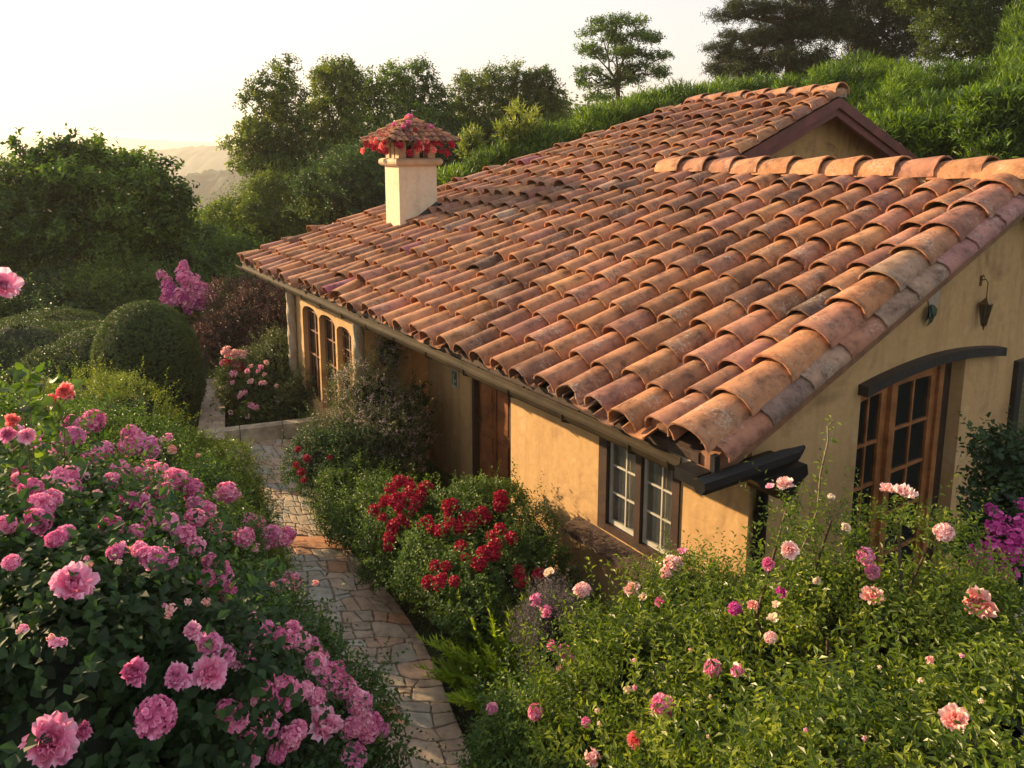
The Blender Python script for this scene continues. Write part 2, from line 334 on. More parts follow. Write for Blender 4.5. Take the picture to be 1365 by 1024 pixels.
def proto_truss(seed, nfl=58, flat=.66, ps=.25):
    """a domed head of five-petalled florets"""
    mb = MB(); r = np.random.default_rng(seed); core(mb, [((0, 0, -.05), (.74, .74, flat * .9))], 1.0, seed); mb.va[0][:] = .25
    for i in range(nfl):
        z = 1 - 1.25 * (i + .5) / nfl; rr = math.sqrt(max(0, 1 - z * z)); az = i * 2.39996 + r.normal(0, .12)
        d = Vector((rr * math.cos(az), rr * math.sin(az), z)); c = Vector((d.x * .8, d.y * .8, d.z * flat)) * r.uniform(.85, 1.08)
        q = (d + Vector(r.normal(0, .22, 3))).to_track_quat('Z', 'Y').to_matrix().to_4x4()
        v0 = .55 + r.normal(0, .18)
        for k in range(5):
            m4 = Matrix.Translation(c) @ q @ Matrix.Rotation(k * 1.2566 + r.normal(0, .1), 4, 'Z') @ Matrix.Rotation(-R(28), 4, 'Y')
            petal(mb, m4, ps * r.uniform(.9, 1.2), ps * .95, .3, .12, r, v0, 3, 3)
    return mb
PROTO = {}
def blossom_mesh(kind, pal):
    key = (kind, pal)
    if key in PROTO: return PROTO[key]
    if kind.startswith('rose'): mb = proto_rose(hash(kind) % 1 + int(kind[-1]) * 7, 34, .6 + .2 * int(kind[-1]))
    elif kind.startswith('gera'): mb = proto_truss(int(kind[-1]) + 40, 22, .7, .34)
    elif kind.startswith('mini'): mb = proto_truss(int(kind[-1]) + 60, 10, .8, .5)
    else: mb = proto_truss(int(kind[-1]) + 20)
    o = mb.build('blossom_source', M[pal]); me = o.data; bpy.data.objects.remove(o); me.name = 'blossom'
    PROTO[key] = me; return me
def blossom(parent, wpos, radius, kind, pal, toward, name='blossom'):
    o = bpy.data.objects.new(name, blossom_mesh(kind, pal)); COL.objects.link(o); o.parent = parent
    o.location = Vector(wpos) - parent.location
    d = Vector(toward); q = d.to_track_quat('Z', 'Y').to_euler(); o.rotation_euler = q
    o.rotation_euler.rotate_axis('Z', random.uniform(0, 6.28)); s = radius * random.uniform(.92, 1.1); o.scale = (s, s, s * random.uniform(.8, 1.05))
    return o

# ------------------------------------------------------------------ house frame: local X = v (along gable, into the scene right), Y = u (along the eave)
E0 = np.array([1.25, 4.93, 0.0]); HA = math.atan2(.555, .832)
cH, sH = math.cos(HA), math.sin(HA)
def HL(x, y, z): return np.array([E0[0] + x * cH - y * sH, E0[1] + x * sH + y * cH, z])
def toH(p): d = np.asarray(p)[..., :2] - E0[:2]; return d[..., 0] * cH + d[..., 1] * sH, -d[..., 0] * sH + d[..., 1] * cH

# ------------------------------------------------------------------ terrain
def sstep(a, b, x): t = np.clip((x - a) / (b - a), 0, 1); return t * t * (3 - 2 * t)
PATH_PX = [((288, 585), (408, 580)), ((325, 620), (415, 620)), ((350, 655), (422, 655)), ((365, 690), (440, 700)), ((385, 740), (478, 745)), ((400, 785), (515, 785)),
           ((398, 830), (553, 835)), ((395, 880), (580, 885)), ((400, 940), (603, 945)), ((410, 1010), (632, 1015)), ((440, 1110), (690, 1110)), ((520, 1300), (800, 1300))]
def ground_pt(px, py, z=0.0):
    d = RAY(px, py); t = (z - H) / d[2]; return np.array([0, 0, H]) + d * t
PL = np.array([ground_pt(*a)[:2] for a, b in PATH_PX]); PR = np.array([ground_pt(*b)[:2] for a, b in PATH_PX]); PC = (PL + PR) / 2
def path_x(y):  # centre x and half width at world y (path runs mostly along y)
    ys = PC[::-1, 1]; return np.interp(y, ys, PC[::-1, 0]), np.interp(y, ys, (np.abs(PR[:, 0] - PL[:, 0]) / 2)[::-1])
def gz(P):
    P = np.asarray(P, float); x, y = P[..., 0], P[..., 1]
    cx, hw = path_x(y)
    left = sstep(.15, 2.6, (cx - hw) - x) * (1.25 * sstep(13, 8, y) + .55 * sstep(13, 18, y) + .0)
    left *= sstep(60, 30, y)
    near = 1.1 * sstep(4.2, 1.2, y) * sstep(-2, 3.5, np.abs(x - cx) * 3)
    hx, hy = toH(P)
    hill = sstep(8.6, 22, hx) * 4.2 + sstep(30, 80, hx) * 4 * sstep(0, 40, x)
    back = sstep(12, 30, hy) * sstep(-4, 8, hx) * 1.4
    vall = -26 * sstep(26, 130, y) * sstep(6, -25, x - .05 * y) - 34 * sstep(120, 500, y)
    wob = .06 * np.sin(x * 1.3 + 1) * np.sin(y * 1.1) * sstep(0, 1, np.abs(x - cx) - hw)
    inside = (hx > -.1) & (hx < 8.5) & (hy > -.1) & (hy < 12)
    return np.where(inside, 0, left + near + wob) + hill + back + vall
def gz1(x, y): return float(gz(np.array([x, y])))

m, n, p, L = new_mat('soil_and_grass')
tc = nd(n, 'ShaderNodeTexCoord'); a = nd(n, 'ShaderNodeTexNoise', Scale=.9, Detail=9.0, Roughness=.7); L.new(tc.outputs['Object'], a.inputs['Vector'])
r = ramp(n, [(.35, (.035, .026, .016)), (.5, (.04, .05, .018)), (.65, (.055, .085, .022))]); L.new(a.outputs['Fac'], r.inputs[0]); L.new(r.outputs[0], p.inputs['Base Color']); p.inputs['Roughness'].default_value = 1
b_ = nd(n, 'ShaderNodeTexNoise', Scale=14.0, Detail=8.0); L.new(tc.outputs['Object'], b_.inputs['Vector']); bp = nd(n, 'ShaderNodeBump', Strength=.8, Distance=.06); L.new(b_.outputs['Fac'], bp.inputs['Height']); L.new(bp.outputs[0], p.inputs['Normal'])
M['soil'] = m
def grid_mesh(name, xs, ys, zf, mat, dz=0):
    X, Y = np.meshgrid(xs, ys); Z = zf(np.stack([X, Y], -1)) + dz; nx, ny = len(xs), len(ys)
    idx = np.arange(nx * ny).reshape(ny, nx); Fq = np.stack([idx[:-1, :-1], idx[:-1, 1:], idx[1:, 1:], idx[1:, :-1]], -1).reshape(-1, 4)
    mb = MB(); mb.add(np.stack([X, Y, Z], -1).reshape(-1, 3), [Fq], 0, 0, True); return mb.build(name, mat)
tt = np.linspace(-1, 1, 321); xs = np.sinh(tt * 6.2) / math.sinh(6.2) * 4500
tt = np.linspace(-.55, 1, 301); ys = np.sinh(tt * 6.2) / math.sinh(6.2) * 4500 + 6
o = grid_mesh('ground', xs, ys, lambda P: gz(P) - .03 - .25 * (np.abs(P[..., 0] - path_x(P[..., 1])[0]) < path_x(P[..., 1])[1] * .95) * (P[..., 1] < 12.1) * (P[..., 1] > 3.2), M['soil']); tag(o, kind='structure')

# distant hills, wooded ridges in the valley
def ridge(name, y0, depth, x0, x1, hts, wood, seed, mat):
    r = np.random.default_rng(seed)
    xs = np.linspace(x0, x1, 380); ys = np.linspace(0, 1, 26)
    X, Yt = np.meshgrid(xs, ys); hh = np.interp(xs, [h[0] for h in hts], [h[1] for h in hts])
    n1 = sum(a * np.sin(xs * f / (x1 - x0) * 6.28 + r.uniform(0, 6)) for f, a in ((3, .10), (7, .06), (15, .03)))
    prof = np.sin(np.clip(Yt, 0, 1) * math.pi) ** .8
    Zb = -80 + (hh + 80 + (np.max(hh) + 80) * .25 * n1)[None, :] * prof
    Z = Zb + r.uniform(0, wood, Zb.shape) * (prof > .05)
    Y = y0 + Yt * depth + 60 * np.sin(X / 150.)
    idx = np.arange(X.size).reshape(X.shape); Fq = np.stack([idx[:-1, :-1], idx[:-1, 1:], idx[1:, 1:], idx[1:, :-1]], -1).reshape(-1, 4)
    mb = MB(); mb.add(np.stack([X, Y, Z], -1).reshape(-1, 3), [Fq], 0, 0, True); o = mb.build(name, mat); tag(o, kind='structure')
M['hillm'] = simple('hill_woods', (.05, .075, .025), 1, .5, .02, 0)
ridge('hills', 420, 240, -420, 60, [(-420, -14), (-260, -10), (-200, -16), (-150, -10), (-100, -22), (60, -26)], 5, 1, M['hillm'])
ridge('hills', 900, 400, -1000, 200, [(-1000, -6), (-700, -10), (-520, -2), (-420, 6), (-330, 0), (-200, -12), (200, -20)], 6, 2, M['hillm'])
ridge('hills', 2100, 700, -2350, 1900, [(-2350, 42), (-1600, 38), (-1400, 46), (-1000, 22), (-600, 30), (0, 14), (1900, 30)], 8, 3, M['hillm'])

# ------------------------------------------------------------------ flagstone path
def make_path():
    m, n, p, L = new_mat('flagstone')
    a = nd(n, 'ShaderNodeAttribute', attribute_name='var')
    r = ramp(n, [(0, (.27, .28, .27)), (.18, (.38, .36, .31)), (.35, (.32, .27, .21)), (.5, (.44, .35, .26)), (.65, (.36, .27, .20)), (.8, (.40, .28, .205)), (.95, (.46, .22, .11))]); L.new(a.outputs['Fac'], r.inputs[0])
    tc = nd(n, 'ShaderNodeTexCoord'); no = nd(n, 'ShaderNodeTexNoise', Scale=7.0, Detail=9.0, Roughness=.72); L.new(tc.outputs['Object'], no.inputs['Vector'])
    r2 = ramp(n, [(.3, (.5, .46, .42)), (.55, (1, .98, .95)), (.75, (1.2, 1.15, 1.1))]); L.new(no.outputs['Fac'], r2.inputs[0])
    mx = nd(n, 'ShaderNodeMixRGB', blend_type='MULTIPLY'); mx.inputs[0].default_value = 1; L.new(r.outputs[0], mx.inputs[1]); L.new(r2.outputs[0], mx.inputs[2]); L.new(mx.outputs[0], p.inputs['Base Color'])
    p.inputs['Roughness'].default_value = .75
    bp = nd(n, 'ShaderNodeBump', Strength=.35, Distance=.015); L.new(no.outputs['Fac'], bp.inputs['Height']); L.new(bp.outputs[0], p.inputs['Normal'])
    joint = simple('path_joint', (.25, .195, .14), 1, .4, 10, .8)
    # fine curvilinear frame
    K = 220; s = np.linspace(0, 1, K); ts = np.linspace(0, 1, len(PL))
    def sm(A):
        B = np.stack([np.interp(s, ts, A[:, k]) for k in (0, 1)], 1); ker = np.ones(17) / 17
        return np.stack([np.convolve(np.pad(B[:, k], 8, 'edge'), ker, 'valid') for k in (0, 1)], 1)
    A_, B_ = sm(PL), sm(PR); A_ = A_ + (A_ - B_) * .06
    cl = (A_ + B_) / 2; dl = np.concatenate([[0], np.cumsum(np.linalg.norm(np.diff(cl, axis=0), axis=1))])
    def at(d, w):
        a0 = np.array([np.interp(d, dl, A_[:, k]) for k in (0, 1)]); b0 = np.array([np.interp(d, dl, B_[:, k]) for k in (0, 1)]); return a0 + (b0 - a0) * w
    mb = MB()
    # bed
    V = []
    for i in range(K): V += [[*A_[i], -.012], [*B_[i], -.012]]
    mb.add(V, [[2 * i, 2 * i + 1, 2 * i + 3, 2 * i + 2] for i in range(K - 1)], 0, 1)
    r_ = np.random.default_rng(3)
    total = dl[-1]; d = .04; rows = []
    while d < total - .2:
        h = r_.uniform(.13, .27)
        if any(abs(d - q) < .11 for q in (total * .405,)): h = .30; rows.append((d, h, True))
        else: rows.append((d, h, False))
        d += h
    def wob(k):
        q = np.random.default_rng(900 + k); A3 = q.uniform(.012, .035, 3); P3 = q.uniform(0, 6.28, 3); F3 = (4.3, 8.1, 13.)
        return lambda w: float(sum(a_ * math.sin(f_ * w + p_) for a_, f_, p_ in zip(A3, F3, P3)))
    def stone(c, var, wa, wb):  # corners (d, w); wa / wb wobble of the lower / upper bed joint
        fl = [(c[0], c[1], wa), (c[1], c[2], None), (c[2], c[3], wb), (c[3], c[0], None)]; pts = []
        for (a0, b0, wf) in fl:
            for t_ in (.07, .25, .5, .75, .93):
                dd_, ww_ = a0[0] + (b0[0] - a0[0]) * t_, a0[1] + (b0[1] - a0[1]) * t_
                if wf is not None: dd_ += wf(ww_)
                else:
                    g_ = (dd_ - c[0][0]) / max(1e-6, c[2][0] - c[0][0]); dd_ += wa(ww_) * (1 - g_) + wb(ww_) * g_
                pts.append(at(min(max(dd_, .01), total - .02), ww_))
        pts = np.array(pts); ctr = pts.mean(0); k = len(pts)
        sz = np.linalg.norm(pts - ctr, axis=1, keepdims=True); g = r_.uniform(.005, .010)
        ins = ctr + (pts - ctr) * (1 - g / sz) + r_.normal(0, .0035, pts.shape); ins2 = ctr + (ins - ctr) * (1 - .007 / sz)
        z0 = r_.uniform(-.004, .004); tl = r_.normal(0, .02, 2)
        V = [[*q, -.012] for q in ins] + [[*q, z0] for q in ins] + [[*q, z0 + .006 + (q - ctr) @ tl * .4] for q in ins2] + [[*ctr, z0 + .008]]
        Fq = []
        for i in range(k):
            j = (i + 1) % k; Fq += [[i, j, k + j, k + i], [k + i, k + j, 2 * k + j, 2 * k + i]]
        mb.add(V, Fq, var, 0, False); mb.add(V, [[2 * k + i, 2 * k + (i + 1) % k, 3 * k] for i in range(k)], var, 0, False)
    for ri, (d0, h, band) in enumerate(rows):
        wa, wb = wob(ri), wob(ri + 1)
        nw = 1 if band else int(r_.integers(5, 9)); ws = [0, 1] if band else np.concatenate([[0], np.sort((np.arange(1, nw) + r_.uniform(-.36, .36, nw - 1)) / nw), [1]])
        wj = r_.normal(0, .03, nw + 1); wj[0] = wj[-1] = 0
        for i in range(nw):
            wm = (ws[i] + ws[i + 1]) / 2; f = d0 / total
            if band: var = .97
            else:
                var = np.clip(r_.normal(.15, .1) if (wm < .45 and f > .45) else r_.normal(.55, .2), 0, .9)
                if f < .35: var = np.clip(r_.normal(.4, .2), 0, .8)
            q = [(d0, ws[i]), (d0, ws[i + 1]), (d0 + h, min(1, ws[i + 1] + wj[i + 1])), (d0 + h, max(0, ws[i] + wj[i]))]
            if not band and r_.random() < .4 and h > .2:
                fm = r_.uniform(.4, .6); hm = h * fm; wm_ = wob(2000 + ri * 10 + i); mixd = lambda w, wa=wa, wb=wb, fm=fm, wm_=wm_: wa(w) * (1 - fm) + wb(w) * fm + wm_(w) * .3
                qa = (d0 + hm, q[1][1] * (1 - fm) + q[2][1] * fm); qb = (d0 + hm, q[0][1] * (1 - fm) + q[3][1] * fm)
                stone([q[0], q[1], qa, qb], var, wa, mixd); stone([qb, qa, q[2], q[3]], np.clip(var + r_.normal(0, .15), 0, .93), mixd, wb)
            else: stone(q, var, wa, wb)
    o = mb.build('path', [m, joint]); tag(o, kind='structure')
    # upper path beyond the kerb
    mb = MB(); up = [ground_pt(x_, y_, .22)[:2] for x_, y_ in ((262, 585), (300, 585), (300, 540), (303, 505), (272, 505), (268, 540))]
    mb.add([[*q, .20] for q in up], [[0, 1, 2, 5], [5, 2, 3, 4]], .3, 0)
    UA = [np.array(up[0]), np.array(up[5]), np.array(up[4])]; UB = [np.array(up[1]), np.array(up[2]), np.array(up[3])]
    PLg = [(u_, 0) for u_ in range(0)]
    for k in range(16):
        t0, t1 = k / 8, (k + 1) / 8; i0 = min(int(t0), 1); f0, f1 = t0 - i0, t1 - i0
        a0 = UA[i0] + (UA[i0 + 1] - UA[i0]) * f0; a1 = UA[i0] + (UA[i0 + 1] - UA[i0]) * f1; b0 = UB[i0] + (UB[i0 + 1] - UB[i0]) * f0; b1 = UB[i0] + (UB[i0 + 1] - UB[i0]) * f1
        cut = [0, r_.uniform(.35, .65), 1]
        for j in range(2):
            P4 = [a0 + (b0 - a0) * cut[j], a0 + (b0 - a0) * cut[j + 1], a1 + (b1 - a1) * cut[j + 1], a1 + (b1 - a1) * cut[j]]; c_ = sum(P4) / 4
            P4 = [c_ + (q - c_) * .95 for q in P4]
            mb.add([[*q, .2] for q in P4] + [[*q, .225] for q in P4], [[4, 5, 6, 7], [0, 1, 5, 4], [1, 2, 6, 5], [2, 3, 7, 6], [3, 0, 4, 7]], r_.uniform(.3, .7), 0)
    o = mb.build('upper_path', [m, joint]); tag(o, kind='structure')
    # kerb
    mb = MB(); ka, kb = ground_pt(262, 596)[:2], ground_pt(432, 575)[:2]; dv = kb - ka; Lk = np.linalg.norm(dv); dv /= Lk; ang = math.atan2(dv[1], dv[0]); Mz = np.array(Matrix.Rotation(ang, 3, 'Z'))
    k = 3
    for i in range(k):
        c_ = ka + dv * Lk * (i + .5) / k; mb.box((*c_, .11), (Lk / k - .012, .2, .24), Mz)
    o = mb.build('kerb', M['stone']); tag(o, kind='structure')
make_path()

# ------------------------------------------------------------------ the house
house = empty('tiled_house', E0, HA)
tag(house, 'ochre stucco house with a terracotta barrel tile roof beside the flagstone path', 'house')
PIT = .40; EZ = 2.5; SL = math.hypot(1, PIT)
def zr(x): return EZ + PIT * x

def arc_tile(mb, p, T, S, U, length, r0, r1, h0, h1, var, lift0=.0, lift1=.0, n=10, th=.014, bow=0., flip=False, res=2):
    """p lower-centre; T up-slope; S sideways; U normal. r0/h0 lower end, r1/h1 upper end"""
    p, T, S, U = map(np.asarray, (p, T, S, U)); sg = -1 if flip else 1
    rows = []
    for k in range(res + 1):
        f = k / res; rr = r0 + (r1 - r0) * f; hh = h0 + (h1 - h0) * f; lf = lift0 + (lift1 - lift0) * f + bow * math.sin(math.pi * f)
        a = np.linspace(0, math.pi, n); c, s_ = np.cos(a), np.sin(a) ** .85
        base = p + T * (length * f) + U * lf
        rows.append((base + np.outer(c * rr, S) + np.outer(sg * s_ * hh, U), base + np.outer(c * (rr - th), S) + np.outer(sg * s_ * (hh - th), U)))
    e0 = rt.normal(0, .0028, (n, 1)); e0 = e0 + np.sin(np.linspace(0, 9, n) + rt.uniform(0, 6))[:, None] * .003
    if rt.random() < .07: k_ = rt.integers(0, n - 2); e0[k_:k_ + 3] += rt.uniform(.012, .035)
    rows = [(a_ + (T * e0 if i_ == 0 else 0) + rt.normal(0, .0012, a_.shape), b_ + (T * e0 if i_ == 0 else 0)) for i_, (a_, b_) in enumerate(rows)]
    out = np.concatenate([r_[0] for r_ in rows]); inn = np.concatenate([r_[1] for r_ in rows])
    Fq = [[k * n + i, k * n + i + 1, (k + 1) * n + i + 1, (k + 1) * n + i] for k in range(res) for i in range(n - 1)]
    mb.add(out, Fq, var, 0, True); mb.add(inn, Fq, var, 0, True)
    e = np.concatenate([rows[0][0], rows[0][1]]); mb.add(e, [[i, i + 1, n + i + 1, n + i] for i in range(n - 1)], var, 0)
    for j in (0, n - 1):
        V = np.concatenate([np.array([r_[0][j] for r_ in rows]), np.array([r_[1][j] for r_ in rows])]); q = res + 1
        mb.add(V, [[i, i + 1, q + i + 1, q + i] for i in range(res)], var, 0)

rt = np.random.default_rng(21)
SP = .335; EXP = .41
def tile_field(mb, org, T, S, U, cols, lo, hi, fine=True, sp=SP, near=None):
    """columns run along T from slope distance lo(s) to hi(s); s = distance along S"""
    n = 10 if fine else 7
    for ci in cols:
        s0 = ci * sp + rt.normal(0, .006); a, b = lo(s0), hi(s0); jt = 1 + min(1.6, max(0, s0 - 2) * .4)
        if b - a < .2: continue
        ph = rt.normal(0, .025); k = 0; d = a - .04 + ph
        while d < b - .1:
            lg = min(.51, b - d + .05); var = rt.choice([rt.uniform(.1, .8), rt.uniform(.12, .5), rt.uniform(0, 1)], p=[.6, .25, .15])
            yaw = rt.normal(0, .025 * jt) * (3 if rt.random() < .04 else 1); Tj = nrm(T + S * yaw); Sj = nrm(S - T * yaw); roll = rt.normal(0, .05 * jt); Sj = nrm(Sj + U * roll); Uj = nrm(U - S * roll)
            rs = 1 + rt.normal(0, .035)
            arc_tile(mb, org + S * (s0 + rt.normal(0, .006)) + T * (d + rt.normal(0, .012 * jt)), Tj, Sj, Uj, lg, .147 * rs, .118 * rs, .142 * rs, .10 * rs, var, .048 + abs(rt.normal(0, .007 * jt)), .022, n=n)
            d += EXP; k += 1
        s1 = s0 + sp / 2; a2, b2 = lo(s1), hi(s1); d = a2 - .05 + rt.normal(0, .02)
        while d < b2 - .1:
            lg = min(.53, b2 - d + .02)
            arc_tile(mb, org + S * s1 + T * d, T, S, U, lg, .12, .135, .06, .065, rt.uniform(0, .9), .085, .07, n=6, flip=True, res=1)
            d += EXP
T_A = nrm(np.array([1, 0, PIT])); U_A = nrm(np.array([-PIT, 0, 1])); S_A = np.array([0., 1, 0])
RX, RX2, GY, HY, EY = 4.15, 7.0, 3.9, 6.8, 11.2
def hiA(s):
    if s < GY: return RX * SL - .02
    if s < HY: return RX2 * SL - .02
    return max(0, (EY - s) * RX2 / (EY - HY)) * SL
mb = MB()
tile_field(mb, np.array([0, 0, EZ]), T_A, S_A, U_A, [i + .95 for i in range(0, 33)], lambda s: -.03, hiA)
# verge columns at the near gable
d = -.03
while d < RX * SL - .1:
    v1 = rt.uniform(.3, .95)
    arc_tile(mb, np.array([0, .06 + rt.normal(0, .008), EZ]) + T_A * d, nrm(T_A + S_A * rt.normal(0, .02)), S_A, U_A, .58, .185, .15, .165, .125, rt.uniform(.4, .95), .075, .045, n=12)
    arc_tile(mb, np.array([0, -.085, EZ - .035]) + T_A * (d + .10), T_A, nrm(S_A + U_A * .30), nrm(U_A - S_A * .30), .55, .125, .115, .08, .07, rt.choice([.86, .9, .74, .45, .96]), .04, .02, n=9)
    d += .46
# upper verge at the raised gable
d = RX * SL - .15
while d < RX2 * SL - .1:
    arc_tile(mb, np.array([0, GY + .02, EZ]) + T_A * d, T_A, S_A, U_A, .46, .14, .115, .12, .09, rt.uniform(.1, .8), .06, .035, n=9)
    d += EXP
# back slopes
T_B = nrm(np.array([-1, 0, PIT])); U_B = nrm(np.array([PIT, 0, 1]))
tile_field(mb, np.array([2 * RX, 0, EZ]), T_B, S_A, U_B, [i + .4 for i in range(0, 13)], lambda s: -.03, lambda s: RX * SL - .02, False)
tile_field(mb, np.array([2 * RX2, 0, EZ]), T_B, S_A, U_B, [i + .5 for i in range(12, 33)], lambda s: -.03, hiA, False)
# hip end
hw_ = RX2; run = EY - HY; rise = PIT * RX2; T_E = nrm(np.array([0, -run, rise])); S_E = np.array([1., 0, 0]); U_E = nrm(np.cross(S_E, T_E)); U_E = U_E if U_E[2] > 0 else -U_E
LE = math.hypot(run, rise)
tile_field(mb, np.array([0, EY, EZ]), T_E, S_E, U_E, [i + .5 for i in range(0, 41)], lambda s: -.03, lambda s: max(0, min(s, 14 - s)) / RX2 * LE, False)
roofp = mb.build('roof', M['tile'], house)
for i in range(31):
    if rt.random() < .4:
        q = MB(); a_ = np.linspace(0, math.pi, 9); cc_ = np.array([0, (i + .95) * SP, EZ + .045]) + T_A * rt.uniform(-.02, .02)
        V = [cc_ + S_A * math.cos(t) * .135 + U_A * math.sin(t) * .125 for t in a_] + [cc_ - T_A * rt.uniform(0, .02) + U_A * .04]; q.add(V, [[j, j + 1, 9] for j in range(8)] + [[8, 0, 9]]); q.build('mortar_plug', M['mortar'] if False else M['fascia'], roofp)
# ridge and hip caps (sub-part of the roof)
def cap_line(mb, a, b, r, U, step=.42, jit=.01, lift=-.05, v=(.5, .8)):
    a, b = np.array(a, float), np.array(b, float); T = nrm(b - a); U = nrm(np.array(U) - T * (np.array(U) @ T)); S = np.cross(T, U); Ln = np.linalg.norm(b - a); d = 0
    while d < Ln - .1:
        arc_tile(mb, a + T * d + S * rt.normal(0, jit), nrm(T + S * rt.normal(0, .02)), S, U, min(step + .08, Ln - d), r * rt.uniform(.97, 1.05), r * .88, r * .95, r * .8, rt.uniform(*v), lift + .035, lift, n=12, th=.018); d += step
mb = MB(); cap_line(mb, [RX, -.16, zr(RX) + .11], [RX, 4.62, zr(RX) + .09], .215, [0, 0, 1], .43, v=(.28, .62)); mb.build('ridge', M['tile'], roofp); mb = MB()
cap_line(mb, [RX2, GY - .1, zr(RX2) + .06], [RX2, HY + .1, zr(RX2) + .06], .18, [0, 0, 1], .45, v=(.28, .62))
mb.build('ridge', M['tile'], roofp)
mb = MB(); cap_line(mb, [.02, EY - .02, EZ + .02], [RX2, HY, zr(RX2) + .02], .10, [0, .2, 1], .38, .012, -.04, (.1, .8)); mb.build('hip', M['tile'], roofp); mb = MB()
cap_line(mb, [13.98, EY - .02, EZ + .02], [RX2, HY, zr(RX2) + .02], .10, [0, .2, 1], .38, .012, -.04, (.1, .8)); mb.build('hip', M['tile'], roofp)
for x_, y0, y1 in ((RX, -.14, 4.6), (RX2, GY - .08, HY)):
    k = 40; mb = MB()
    for i in range(k):
        yy = y0 + (y1 - y0) * (i + .5) / k; mb.box((x_, yy, zr(x_) + .05 + rt.normal(0, .004)), (.27 + rt.normal(0, .02), (y1 - y0) / k, .12))
    mb.build('ridge_mortar', M['mortar'], roofp)
# deck with boarded underside
def prism(mb, poly, zf, th, mat=0):
    k = len(poly); V = [[x_, y_, zf(x_, y_)] for x_, y_ in poly] + [[x_, y_, zf(x_, y_) - th] for x_, y_ in poly]
    mb.add(V, [list(range(k)), list(range(2 * k - 1, k - 1, -1))] + [[i, (i + 1) % k, k + (i + 1) % k, k + i] for i in range(k)], 0, mat)
mb = MB()
prism(mb, [(0, 0), (RX, 0), (RX, GY), (0, GY)], lambda x_, y_: zr(x_), .07)
prism(mb, [(0, GY), (RX2, GY), (RX2, HY), (0, EY)], lambda x_, y_: zr(x_), .07)
prism(mb, [(RX + .002, 0), (2 * RX, 0), (2 * RX, GY + .3), (RX + .002, GY + .3)], lambda x_, y_: zr(2 * RX - x_), .07)
prism(mb, [(RX2 + .002, GY), (2 * RX2, GY), (2 * RX2, EY), (RX2 + .002, HY)], lambda x_, y_: zr(2 * RX2 - x_), .07)
prism(mb, [(0, EY + .002), (RX2, HY + .002), (2 * RX2, EY + .002)], lambda x_, y_: EZ + rise * (EY - y_) / run, .07)
mb.build('roof_deck', M['woodd'], roofp)
# fascia / barge boards
def board(mb, x0, z0, x1, z1, y, th, h):
    V = [[x0, y, z0], [x1, y, z1], [x1, y, z1 - h], [x0, y, z0 - h]]; V += [[a, y + th, c] for a, b, c in V]
    mb.add(V, [[0, 1, 2, 3], [7, 6, 5, 4], [0, 4, 5, 1], [1, 5, 6, 2], [2, 6, 7, 3], [3, 7, 4, 0]])
mb = MB(); board(mb, .02, zr(.02) + .0, RX, zr(RX) + .0, -.125, .18, .19); board(mb, RX, zr(RX), 2 * RX, EZ, -.125, .18, .19)
mb.build('barge_board', M['fascia'], house)
mb = MB(); z7 = zr(RX2)
for yy, dz_, h_, x_in in ((GY - .06, .0, .16, 0), (GY - .02, -.16, .12, 0)):
    board(mb, RX, zr(RX) + dz_, RX2, z7 + dz_, yy, .06, h_); board(mb, RX2, z7 + dz_, 2 * RX2, EZ + dz_, yy, .06, h_)
mb.build('barge_board', M['maroon'], house)

# ---- walls
def wall_strip(mb, org, ax, breaks, top, holes, zb=-.3, th=.22, inward=None, mat=0):
    """vertical wall: org (2d), ax (2d unit), breaks along ax, top(s); holes (s0,s1,z0,ztop(s))"""
    org = np.array(org, float); ax = np.array(ax, float); inn = np.array(inward, float)
    bs = sorted(set([round(b, 4) for b in breaks] + [round(h[0], 4) for h in holes] + [round(h[1], 4) for h in holes]))
    def P(s, z, d=0): q = org + ax * s + inn * d; return [q[0], q[1], z]
    for a, b in zip(bs[:-1], bs[1:]):
        hs_ = sorted([h for h in holes if h[0] - 1e-4 <= a and b <= h[1] + 1e-4], key=lambda h: h[2])
        lo0 = lo1 = zb
        for h in hs_:
            if h[2] > lo0: mb.add([P(a, lo0), P(b, lo1), P(b, h[2]), P(a, h[2])], [[0, 1, 2, 3]], 0, mat); mb.add([P(a, h[2]), P(b, h[2]), P(b, h[2], th), P(a, h[2], th)], [[0, 1, 2, 3]], 0, mat)
            lo0, lo1 = h[3](a), h[3](b); mb.add([P(a, lo0), P(b, lo1), P(b, lo1, th), P(a, lo0, th)], [[0, 1, 2, 3]], 0, mat)
            if abs(a - h[0]) < 1e-3: mb.add([P(a, h[2]), P(a, lo0), P(a, lo0, th), P(a, h[2], th)], [[0, 1, 2, 3]], 0, mat)
            if abs(b - h[1]) < 1e-3: mb.add([P(b, h[2]), P(b, lo1), P(b, lo1, th), P(b, h[2], th)], [[0, 1, 2, 3]], 0, mat)
        mb.add([P(a, lo0), P(b, lo1), P(b, top(b)), P(a, top(a))], [[0, 1, 2, 3]], 0, mat)
WX, WY = .65, .08
flat = lambda z: (lambda s: z)
# gable wall (plane Y=WY): X from 0 (boxed eave) to 8.2
FD0, FD1, FDZ = 1.98, 3.64, .12
def lin_z(s): t = (s - 1.93) / 2.3; return 2.63 + .10 * math.sin(math.pi * t) ** .9 if 0 < t < 1 else 2.63
def fd_top(s): return lin_z(s) - .07
gt = lambda s: zr(min(s, 2 * RX - s)) - .06
mb = MB()
br = [WX, RX, 2 * RX - .5] + list(np.linspace(FD0, FD1, 9)) + [4.75, 5.2]
wall_strip(mb, (0, WY), (1, 0), br, gt, [(FD0, FD1, FDZ, fd_top), (4.72, 5.35, 1.55, flat(2.35))], inward=(0, 1), th=.26)
